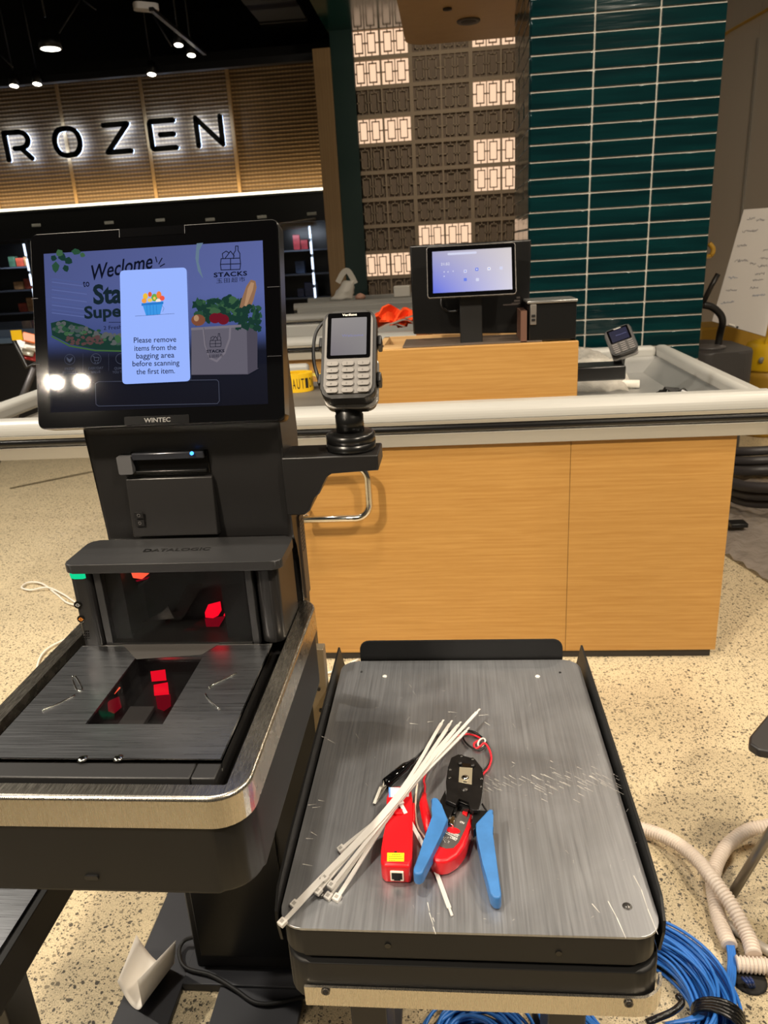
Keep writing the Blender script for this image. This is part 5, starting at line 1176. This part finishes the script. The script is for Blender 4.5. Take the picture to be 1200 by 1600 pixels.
# toner: red capsule under the crimping tool, with two test leads
to = thing('tone_generator', tuple(oz(700, 1310, zp)), 'red and grey tone generator lying under the blue-handled crimping tool', 'tone generator')
z2 = zp + .022
b = MB(); b.prism(plan([(690, 640), (850, 680), (866, 780), (850, 880), (806, 1030), (740, 1120), (660, 1170), (590, 1182), (525, 1165), (500, 1120), (520, 1040), (570, 930), (630, 800)], z2), z0, z2, RED, .008, seg=4); tbd = b.build('body', to)
b = MB(); b.prism(plan([(690, 660), (842, 690), (842, 790), (800, 900), (748, 1010), (700, 1060), (640, 1065), (566, 1040), (600, 940), (652, 820)], z2 + .0009), z2 - .002, z2 + .0007, mat('grey_face', (74, 70, 68), .45), .0003); fa = b.build('face', to)
b = MB(); b.prism(plan([(630 + 62 * math.cos(t) + 68, 912 + 26 * math.sin(t) + 10 * math.cos(t)) for t in [2 * math.pi * i / 16 for i in range(16)]], z2 + .0014), z2 + .0006, z2 + .0016, RED, .0003); b.prism(plan([(775, 770), (790, 722), (832, 740), (815, 795)], z2 + .002), z2 + .0006, z2 + .003, RED, .0006); b.build('red_button', fa)
b = MB(); PRN = mat('white_print', (226, 222, 216), .5)
q = oz(*cpx(636, 905), z2 + .0009)
for (x, y, x2, y2, s_, hp) in ((628, 912, 738, 964, '寻线测试仪', .0045), (668, 968, 722, 994, 'CABLE', .0035), (752, 836, 786, 852, 'ON', .0030)):
    a = oz(*cpx(x, y + 8), z2 + .0009); c = oz(*cpx(x2, y2 + 8), z2 + .0009); b.text(s_, frame(a, c - a, (0, 1, 0)), PRN, fit=((c - a).length, hp), bold=.01)
def pline(p_, q_, w_=.0003):
    a = oz(*cpx(*p_), z2 + .001); c = oz(*cpx(*q_), z2 + .001); d = _n(c - a); n = Vector((-d.y, d.x, 0)) * w_; b.quad([a - n, a + n, c + n, c - n], PRN)
pline((615, 925), (735, 985)); rs = random.Random(4)
for i in range(12):
    x, y = rs.uniform(608, 660), rs.uniform(965, 1030); pline((x, y), (x + rs.uniform(-16, 18), y + rs.uniform(-8, 12)), .0002)
b.build('face_print', fa)
BW = mat('black_wire', (14, 13, 13), .4); RW_ = mat('red_wire', (206, 30, 44), .4)
def W(x, y, dz): v = oz(*cpx(x, y), zp + dz); return v
b = MB(); b.tube(smooth_path([W(490, 185, .006), W(560, 110, .004), W(660, 70, .004), (W(790, 62, .003)), W(880, 75, .004), W(950, 130, .006), W(975, 175, .007), W(940, 225, .004), W(890, 225, .004), W(820, 180, .004), W(782, 120, .004), W(790, 65, .006), W(850, 70, .007), W(930, 110, .007), W(975, 160, .008), W(1018, 240, .005), W(1012, 330, .004), W(965, 400, .004), W(900, 450, .004), W(840, 620, .012)], 8), .0014, BW, 8); b.build('black_lead', to)
b = MB(); b.tube(smooth_path([W(452, 620, .008), W(458, 540, .005), W(452, 470, .004), W(520, 280, .003), W(640, 150, .003), W(790, 96, .004), W(880, 105, .004), W(935, 135, .006), W(900, 155, .004), W(875, 180, .004), W(890, 215, .003), W(925, 200, .005), W(965, 170, .009), W(1005, 220, .007), W(1024, 300, .005), W(1000, 380, .004), W(950, 440, .004), W(880, 560, .010)], 8), .0015, RW_, 8); b.build('red_lead', to)
b = MB()
d0 = W(335, 345, .007); d1 = W(130, 520, .008)
b.tube([W(490, 190, .006), W(365, 312, .006)], .0015, BW, 8)
b.tube([W(372, 305, .006), W(345, 335, .007), W(322, 350, .0075), W(290, 375, .009), W(130, 515, .009), W(122, 525, .008)], .004, BLKG, 14, radii=[.0025, .0040, .0042, .0066, .0078, .0060]); bc = b.build('black_clip_boot', to)
b = MB()
for (o1_, o2_, ex_) in ((0, 0, 0), (14, -28, .003)):
    b.tube([W(140 + o1_ * .3, 510, .009), W(95 - o1_, 575 + o2_, .006 + ex_ * 2), W(26, 686, .003 + ex_ * .3)], .002, mat('clip_metal', (158, 154, 144), .35, .5), 8, flat=(.0019, .0006))
b.tube([W(112, 478, .014), W(104, 520, .012), W(92, 570, .009)], .0012, mat('clip_metal', (158, 154, 144), .35, .5), 6); b.build('alligator_clip', bc)
b = MB(); b.tube([W(452, 604, .008), W(446, 645, .009), W(446, 690, .011), W(470, 800, .012), W(495, 930, .011)], .006, RED, 14, radii=[.0030, .0040, .0056, .0062, .0048], flat=None); b.build('red_clip_boot', to)
b = MB(); c = W(941, 165, .006); nrm = Vector((.3, .5, .5)); b.tube([c + Vector((.0052 * math.cos(t), .0060 * math.sin(t), .0035 * math.sin(t + 1))) for t in [2 * math.pi * i / 20 for i in range(20)]], .0014, WNYL, 8, closed=True); tag(b.build('wire_tie'), 'small white plastic ring tied around the red and black leads', 'wire tie')
b = MB(); b.tube(smooth_path([W(395, 515, .003), W(380, 620, .003), W(376, 760, .003), (W(395, 880, .003)), W(440, 950, .004), W(480, 1010, .003)], 6), .0013, CREAM, 8); tag(b.build('white_wire'), 'thin cream wire between the red cable tester and the blue handle', 'wire')
# crimping tool
cr = thing('crimping_tool', tuple(oz(700, 1290, zp)), 'black-headed crimping tool with two splayed blue handles', 'crimping tool')
z3, z4 = zp + .0245, zp + .037
HB = mat('tool_black', (24, 23, 23), .32, .3, noise=((90, 90, 90), .3, 3))
Hp = [(682, 292), (742, 263), (882, 303), (948, 388), (958, 470), (940, 640), (915, 742), (868, 742), (838, 725), (836, 672), (745, 636), (722, 694), (634, 655), (642, 570), (636, 500), (655, 375)]
b = MB(); b.prism(plan(Hp, z4), z4 - .005, z4, HB, .0008); b.prism(plan([(p[0] + (2 if p[0] > 800 else 0), p[1] + 2) for p in Hp], z4 - .007), z3 - .003, z4 - .0065, HB, .0006); hdm = b.build('head', cr)
for (x, y, r) in ((768, 282, .0028), (862, 308, .0028), (672, 396, .0028), (668, 466, .0026), (938, 472, .0030), (936, 540, .0026), (795, 562, .0052)):
    b = MB(); c = oz(*cpx(x, y), z4); b.lathe([(r, 0), (r * .85, .0012), (r * .6, .0009), (r * .5, .0016), (.0003, .0018)], mat('rivet', (62, 60, 58), .3, .8), T(c.x, c.y, z4 - .0002), 14); b.build('rivet', hdm)
b = MB(); b.prism(plan([(752, 372), (864, 380), (856, 520), (744, 498)], z4 + .0006), z4 - .001, z4 + .0006, mat('die_metal', (196, 186, 160), .35, .7), .0003)
b.prism(plan([(748, 335), (878, 350), (870, 392), (746, 376)], z4 + .0006), z4 - .0008, z4 + .0004, BLKG); c = oz(*cpx(801, 470), z4); b.lathe([(.0048, 0), (.0046, .002), (.0032, .003), (.0004, .0032)], CHROME, T(c.x, c.y, z4), 20); b.prism(plan([(786, 494), (816, 498), (814, 506), (784, 502)], z4 + .001), z4, z4 + .0012, BLK)
for (x, y) in ((758, 350), (866, 368)): c = oz(*cpx(x, y), z4); b.lathe([(.003, 0), (.003, .003), (.0004, .0034)], BLK, T(c.x, c.y, z4), 12)
b.build('crimp_die', hdm)
b = MB(); b.prism(plan([(742, 640), (835, 672), (832, 715), (735, 690)], z4 - .004), z3 - .002, z4 - .006, BLKG)
b.prism(plan([(712, 690), (738, 700), (722, 770), (702, 765)], z4 - .008), z3 - .002, z4 - .008, BLKS, .0005); b.prism(plan([(690, 775), (716, 782), (702, 862), (664, 848), (668, 800)], z4 - .009), z3 - .003, z4 - .010, CHROME, .0006); b.build('blade_guide', cr)
b = MB(); b.prism(plan([(585, 650), (632, 560), (640, 655), (720, 694), (700, 730), (655, 825)], z4 - .006), z3 - .006, z4 - .007, HB, .0008); b.prism(plan([(878, 742), (940, 735), (985, 740), (988, 775), (910, 870), (870, 905), (850, 860), (868, 780)], z4 - .007), z3 - .008, z4 - .008, HB, .0008)
for i in range(6): 
    c = oz(*cpx(948 + i * 7, 690 + i * 11), z4 - .008); b.lathe([(.0014, 0), (.0008, .002), (.0002, .0022)], BLK, T(c.x, c.y, z4 - .009), 6)
b.build('linkage', cr)
def handle(pts, zt_a, zt_b, th, ya, yb, nm='handle'):
    # plan polygon on a gently sloping plane, real thickness, rounded edges
    bb_ = MB(); zt_m = (zt_a + zt_b) / 2
    P2 = plan(pts, zt_m); y_0 = oz(*cpx(*ya), zt_m).y; y_1 = oz(*cpx(*yb), zt_m).y
    bb_.prism(P2, -th, 0, BLUE, .0042, seg=3)
    for v in bb_.bm.verts: v.co.z += zt_a + (zt_b - zt_a) * (v.co.y - y_0) / (y_1 - y_0)
    return bb_.build(nm, cr)
handle([(508, 662), (535, 645), (572, 655), (600, 705), (657, 825), (600, 940), (520, 1095), (442, 1250), (410, 1268), (372, 1262), (355, 1240), (360, 1210), (440, 1010), (520, 800), (528, 740)], zp + .036, zp + .030, .016, (560, 680), (400, 1250))
handle([(890, 885), (1005, 778), (1040, 780), (1040, 805), (1028, 830), (1036, 960), (1062, 1120), (1110, 1400), (1108, 1425), (1085, 1440), (1045, 1435), (1012, 1400), (950, 1180), (905, 1000), (895, 930)], zp + .034, zp + .018, .0165, (1000, 800), (1080, 1430))
# cable ties
def tie(head, waist, tip, zs_, lab, w_=.0024, extra=None):
    a = oz(*head, zs_[0]); m_ = oz(*waist, zs_[1]); c = oz(*tip, zs_[2])
    mid = [m_] if extra is None else [m_, oz(*extra[0], extra[1])]
    pts = smooth_path([a] + mid + [c], 9)
    b = MB(); n = len(pts); b.tube(pts, 0, WNYL, flat=(w_, .0007))
    # taper the tip
    d = _n(pts[-1] - pts[-2]); 
    b.tube([pts[-1], pts[-1] + d * .010], 0, WNYL, flat=(w_ * .55, .0005))
    o = tag(b.build('cable_tie', loc=tuple(a)), lab, 'cable tie', 'white cable ties')
    d = _n(pts[1] - pts[0]); up_ = Vector((0, 0, 1)); up_ = _n(up_ - up_.dot(d) * d); s_ = d.cross(up_)
    M = Matrix((d, s_, up_)).transposed().to_4x4(); M.translation = a
    b = MB(); b.box((-.0085, -.0042, -.0020), (0, .0042, .0032), WNYL, .0009, M); b.box((-.0062, -.0020, .0030), (-.0024, .0020, .0034), mat('tie_slot', (150, 146, 140), .6), 0, M); b.build('tie_head', o)
    return o
WZ = zp + .031
tie((446, 1437), (624, 1245), (745, 1113), (zp + .004, WZ, zp + .024), 'cable tie reaching furthest over the near left corner of the platter')
tie((465, 1409), (617, 1247), (690, 1130), (zp + .004, WZ + .0015, zp + .016), 'cable tie with its head second nearest the left corner of the platter')
tie((538, 1323), (620, 1250), (703, 1131), (zp + .006, WZ + .003, zp + .018), 'cable tie whose head lies alone, uppermost on the left of the bundle')
tie((501, 1388), (622, 1243), (716, 1133), (zp + .007, WZ + .0045, zp + .020), 'cable tie with its head left of the cluster, resting on another tie')
tie((517, 1396), (627, 1247), (722, 1138), (zp + .003, WZ + .0015, zp + .021), 'cable tie with the left one of the two heads nearest the viewer in the cluster')
tie((530, 1398), (630, 1246), (728, 1142), (zp + .003, WZ + .000, zp + .022), 'cable tie with the right one of the two heads nearest the viewer in the cluster')
tie((522, 1379), (625, 1249), (711, 1140), (zp + .011, WZ + .006, zp + .024), 'cable tie with its head on top in the middle of the cluster')
tie((512, 1368), (621, 1251), (698, 1140), (zp + .012, WZ + .0075, zp + .022), 'cable tie with its head highest up in the cluster')
tie((627, 1258), (661, 1321), (702, 1419), (zp + .030, zp + .009, zp + .002), 'single cable tie running under the blue handle towards the near edge', extra=((680, 1360), zp + .003))
b = MB(); c = oz(502, 1400, zp); b.lathe([(.004, 0), (.004, .003), (.002, .004), (.0003, .004)], mat('screw_grey', (90, 88, 86), .3, .8), T(c.x, c.y, zp), 14); b.build('corner_screw', pt2)
# ================================================================== ON THE FLOOR
def fl_(px, py, z=0.0): return oz(px, py, z)
def corrugated(px_pts, zlist, name, lab, r=.0165, inner=None):
    pts = smooth_path([fl_(*p, z) for p, z in zip(px_pts, zlist)], 24)
    # resample evenly, 4 samples per ring
    L = [0];
    for i in range(1, len(pts)): L.append(L[-1] + (pts[i] - pts[i - 1]).length)
    pitch = .0074; n = int(L[-1] / pitch) * 4; out = []; rad = []; j = 0
    for i in range(n):
        s_ = L[-1] * i / (n - 1)
        while j < len(L) - 2 and L[j + 1] < s_: j += 1
        t_ = (s_ - L[j]) / max(1e-9, L[j + 1] - L[j]); out.append(pts[j].lerp(pts[j + 1], t_)); rad.append(r if i % 4 in (1, 2) else r * .82)
    b = MB(); b.tube(out, r, CREAM2, 18, radii=rad, smooth=False); return tag(b.build(name), lab, 'conduit', 'corrugated conduits')
CREAM2 = mat('conduit_plastic', (226, 212, 198), .45)
zr = .018
corrugated([(975, 1290), (1014, 1298), (1053, 1315), (1088, 1342), (1114, 1374), (1144, 1416), (1168, 1461), (1178, 1492)], [.02, .03, .045, .06, .07, .055, .035, .03], 'corrugated_conduit', 'cream corrugated conduit coming from behind the scale and crossing on top of the other')
corrugated([(1240, 1280), (1202, 1290), (1170, 1297), (1140, 1318), (1122, 1344), (1114, 1372), (1116, 1400), (1125, 1440), (1140, 1478)], [.06, .05, .04, .03, .022, .018, .018, .018, .02], 'corrugated_conduit', 'cream corrugated conduit arching in from the right edge with blue cables leaving its end')
corrugated([(1150, 1506), (1175, 1508), (1205, 1510), (1240, 1512)], [.018, .02, .024, .03], 'corrugated_conduit', 'short cream corrugated conduit lying flat at the lower right edge')
b = MB(); c = fl_(1170, 1532); b.lathe([(.030, 0), (.034, .003), (.026, .004), (.018, .0045), (.001, .0046)], mat('hole_dark', (30, 28, 26), .8), T(c.x, c.y, 0), 24); tag(b.build('floor_outlet'), 'round dark cable outlet in the concrete by the flat conduit', 'floor outlet')
b = MB()
for k in range(3): b.tube(smooth_path([fl_(1160 + 6 * k, 1528, .02), fl_(1166 + 5 * k, 1534, .03), fl_(1172 + 3 * k, 1542, .008)], 5), .0032, mat('navy_cable', (26, 50, 104), .4), 8)
tag(b.build('navy_cable'), 'short dark blue cables sticking out of the floor outlet', 'cable')
def coil(cx, cy, R0, seed, n, name, lab, tails=None, zmax=.07, spread=.055):
    b = MB(); rg_ = random.Random(seed)
    for i in range(n):
        R = R0 - rg_.random() ** .8 * spread; z = .004 + rg_.random() * zmax * (1 - abs((R0 - R) / spread - .5)); ox_, oy_ = rg_.uniform(-.012, .012), rg_.uniform(-.012, .012)
        ph = rg_.random() * 6.28; tl_ = rg_.uniform(-.008, .008); el = rg_.uniform(.96, 1.05)
        b.tube([(cx + ox_ + math.cos(t) * (R + .004 * math.sin(3 * t + ph)), cy + oy_ + math.sin(t) * (R * el + .004 * math.sin(2 * t + ph)), max(.004, z + tl_ * math.sin(t + ph))) for t in [2 * math.pi * j / 56 for j in range(56)]], .0033, BLCAB, 7, closed=True)
    o = tag(b.build(name), lab, 'cable coil', 'blue network cable coils')
    return o
c1_ = coil(.322, 1.072, .186, 5, 60, 'cable_coil', 'large coil of blue network cable on the floor at the lower right of the scale', zmax=.08, spread=.08)
b = MB()
for k in range(4): b.tube(smooth_path([fl_(1136 + 3 * k, 1472, .02), fl_(1139 + 3 * k, 1500, .018), fl_(1134 + 4 * k, 1538, .022), fl_(1118 + 4 * k, 1566, .04), fl_(1080 + 6 * k, 1590, .05), fl_(1040, 1600, .05)], 8), .0033, BLCAB, 8)
b.build('loose_tail', c1_)
b = MB(); p = fl_(1064, 1565, .10)
BT = mat('black_wrap', (16, 16, 17), .25, bump=((120, 120, 120), .8, .003))
for k in range(5):
    a_ = math.radians(-24 + k * 2.6); q = Vector((.322 + math.cos(a_) * .145, 1.072 + math.sin(a_) * .145, .042)); rd = Vector((math.cos(a_), math.sin(a_), 0))
    b.tube([q + rd * (.044 * math.cos(t)) + Vector((0, 0, max(-.036, .040 * math.sin(t)))) for t in [2 * math.pi * j / 20 for j in range(20)]], .004, BT, 6, closed=True)
b.tube(smooth_path([fl_(1010, 1598, .085), fl_(1030, 1590, .09), fl_(1052, 1580, .09), fl_(1066, 1566, .092), fl_(1058, 1556, .09)], 5), .006, BT, 6); b.build('black_wrap', c1_)
c2_ = coil(.02, .965, .105, 9, 34, 'cable_coil', 'coil of blue network cable on the floor beneath the scale, between its legs', zmax=.05, spread=.05)
b = MB()
for k in range(4):
    a_ = math.radians(70 + 12 * k); q = Vector((.02 + math.cos(a_) * .085, .965 + math.sin(a_) * .085, .058)); b.cyl(q, q + Vector((.022, -.008, .004)), .0045, mat('plug_clear', (170, 186, 206), .2), 8)
b.build('plug', c2_)
# curled white paper
b = MB(); n1, n2 = 16, 10; e0, e1 = fl_(182, 1512), fl_(292, 1510); f0, f1 = fl_(235, 1585), fl_(262, 1590)
g = []
oA = fl_(214, 1478); 
A_, B_, C_, D_ = fl_(186, 1545, .05), fl_(216, 1474, .045), fl_(292, 1512, .045), fl_(236, 1584, .03)
for i in range(n1):
    u = i / (n1 - 1); row = []
    for j in range(n2):
        v = j / (n2 - 1); p = A_.lerp(D_, u).lerp(B_.lerp(C_, u), v)
        p.z = .006 + .075 * (abs(u - .45) * 2) ** 2.2 * (1 if u > .45 else .9)
        if u > .75: p.x -= .05 * (u - .75); p.z += .01
        row.append(b.bm.verts.new(p + Vector((0, 0, .010))))
    g.append(row)
b._fin([b.bm.faces.new((g[i][j], g[i][j + 1], g[i + 1][j + 1], g[i + 1][j])) for i in range(n1 - 1) for j in range(n2 - 1)], PAPER, True)
o = tag(b.build('paper_sheet'), 'curled sheet of white paper on the floor beside the kiosk base', 'paper'); o.modifiers.new('th', 'SOLIDIFY').thickness = .0006
# black power cord by the column
b = MB(); b.tube(smooth_path([fl_(310, 1462, .05), fl_(288, 1470, .03), fl_(280, 1488, .026), fl_(290, 1512, .026), fl_(330, 1524, .026), fl_(366, 1545, .022), fl_(400, 1567, .02), fl_(440, 1566, .02), fl_(500, 1550, .02)], 8), .0042, RUBB, 8); tag(b.build('power_cord'), 'black power cord snaking over the kiosk base plates', 'cord')
# white cables on the left
WC = mat('charging_cable', (226, 218, 206), .4)
b = MB(); b.tube(smooth_path([fl_(140, 946, .01), fl_(108, 943, .01), (fl_(88, 928, .01)), fl_(66, 912, .012), fl_(45, 910, .01), fl_(34, 918, .01), fl_(48, 922, .01), fl_(74, 918, .018), fl_(98, 928, .012), fl_(116, 940, .01), fl_(150, 960, .01)], 8), .0042, WC, 8); tag(b.build('charging_cable'), 'looped white cord on the concrete left of the kiosk, farther from the viewer', 'cord', 'white cords on the floor')
b = MB(); b.tube(smooth_path([fl_(125, 990, .008), fl_(104, 998, .008), fl_(74, 1014, .008), fl_(60, 1034, .008), fl_(58, 1062, .008), fl_(70, 1090, .008), fl_(120, 1130, .008)], 8), .0042, WC, 8); tag(b.build('charging_cable'), 'curved white cord just left of the kiosk steel rim, nearer the viewer', 'cord', 'white cords on the floor')
b = MB(); b.tube(smooth_path([fl_(490, 1054, .008), fl_(510, 1052, .008), fl_(530, 1045, .008), fl_(560, 1030, .008)], 6), .0042, WC, 8); tag(b.build('charging_cable'), 'short white cord visible between the kiosk and the scale', 'cord', 'white cords on the floor')
# stool / folding seat at the right edge
st = thing('folding_stool', (.75, 1.35, 0), 'black topped folding stool with grey tube legs at the right edge', 'stool')
SM = mat('stool_top', (34, 32, 32), .42)
cA = oz(1164, 1158, .45)
Ms = T(cA.x, cA.y, 0) @ Matrix.Rotation(math.radians(-3), 4, 'Z')
b = MB(); ed1 = _n(oz(1200, 1108, .45) - oz(1168, 1146, .45)); ed2 = _n(oz(1200, 1188, .45) - oz(1174, 1176, .45)); 
c_ = oz(1162, 1160, .45); P0 = [c_ + ed1 * .03, c_ + ed1 * .36, c_ + ed1 * .36 + Vector((.3, -.05, 0)), c_ + Vector((.36, -.12, 0)) , c_ + ed2 * .03, c_ + ed2 * .008 + ed1 * .006]
b.prism([tuple(p.xy) for p in P0], .430, .450, SM, .005); b.build('seat', st)
TB = mat('tube_grey', (132, 126, 116), .3, .8)
b = MB(); q1 = fl_(1140, 1404, .012); q2 = oz(1204, 1300, .16); b.tube([q1, q2, q2 + (q2 - q1) * 1.45], .0105, TB, 12); b.build('leg', st)
b = MB(); q1 = fl_(1138, 1446, .012); q2 = fl_(1210, 1492, .012); b.tube([q1 - (q2 - q1) * .1, q2, q2 + (q2 - q1) * 1.2], .0105, mat('tube_white', (214, 206, 194), .3, .3), 12); b.build('foot_tube', st)
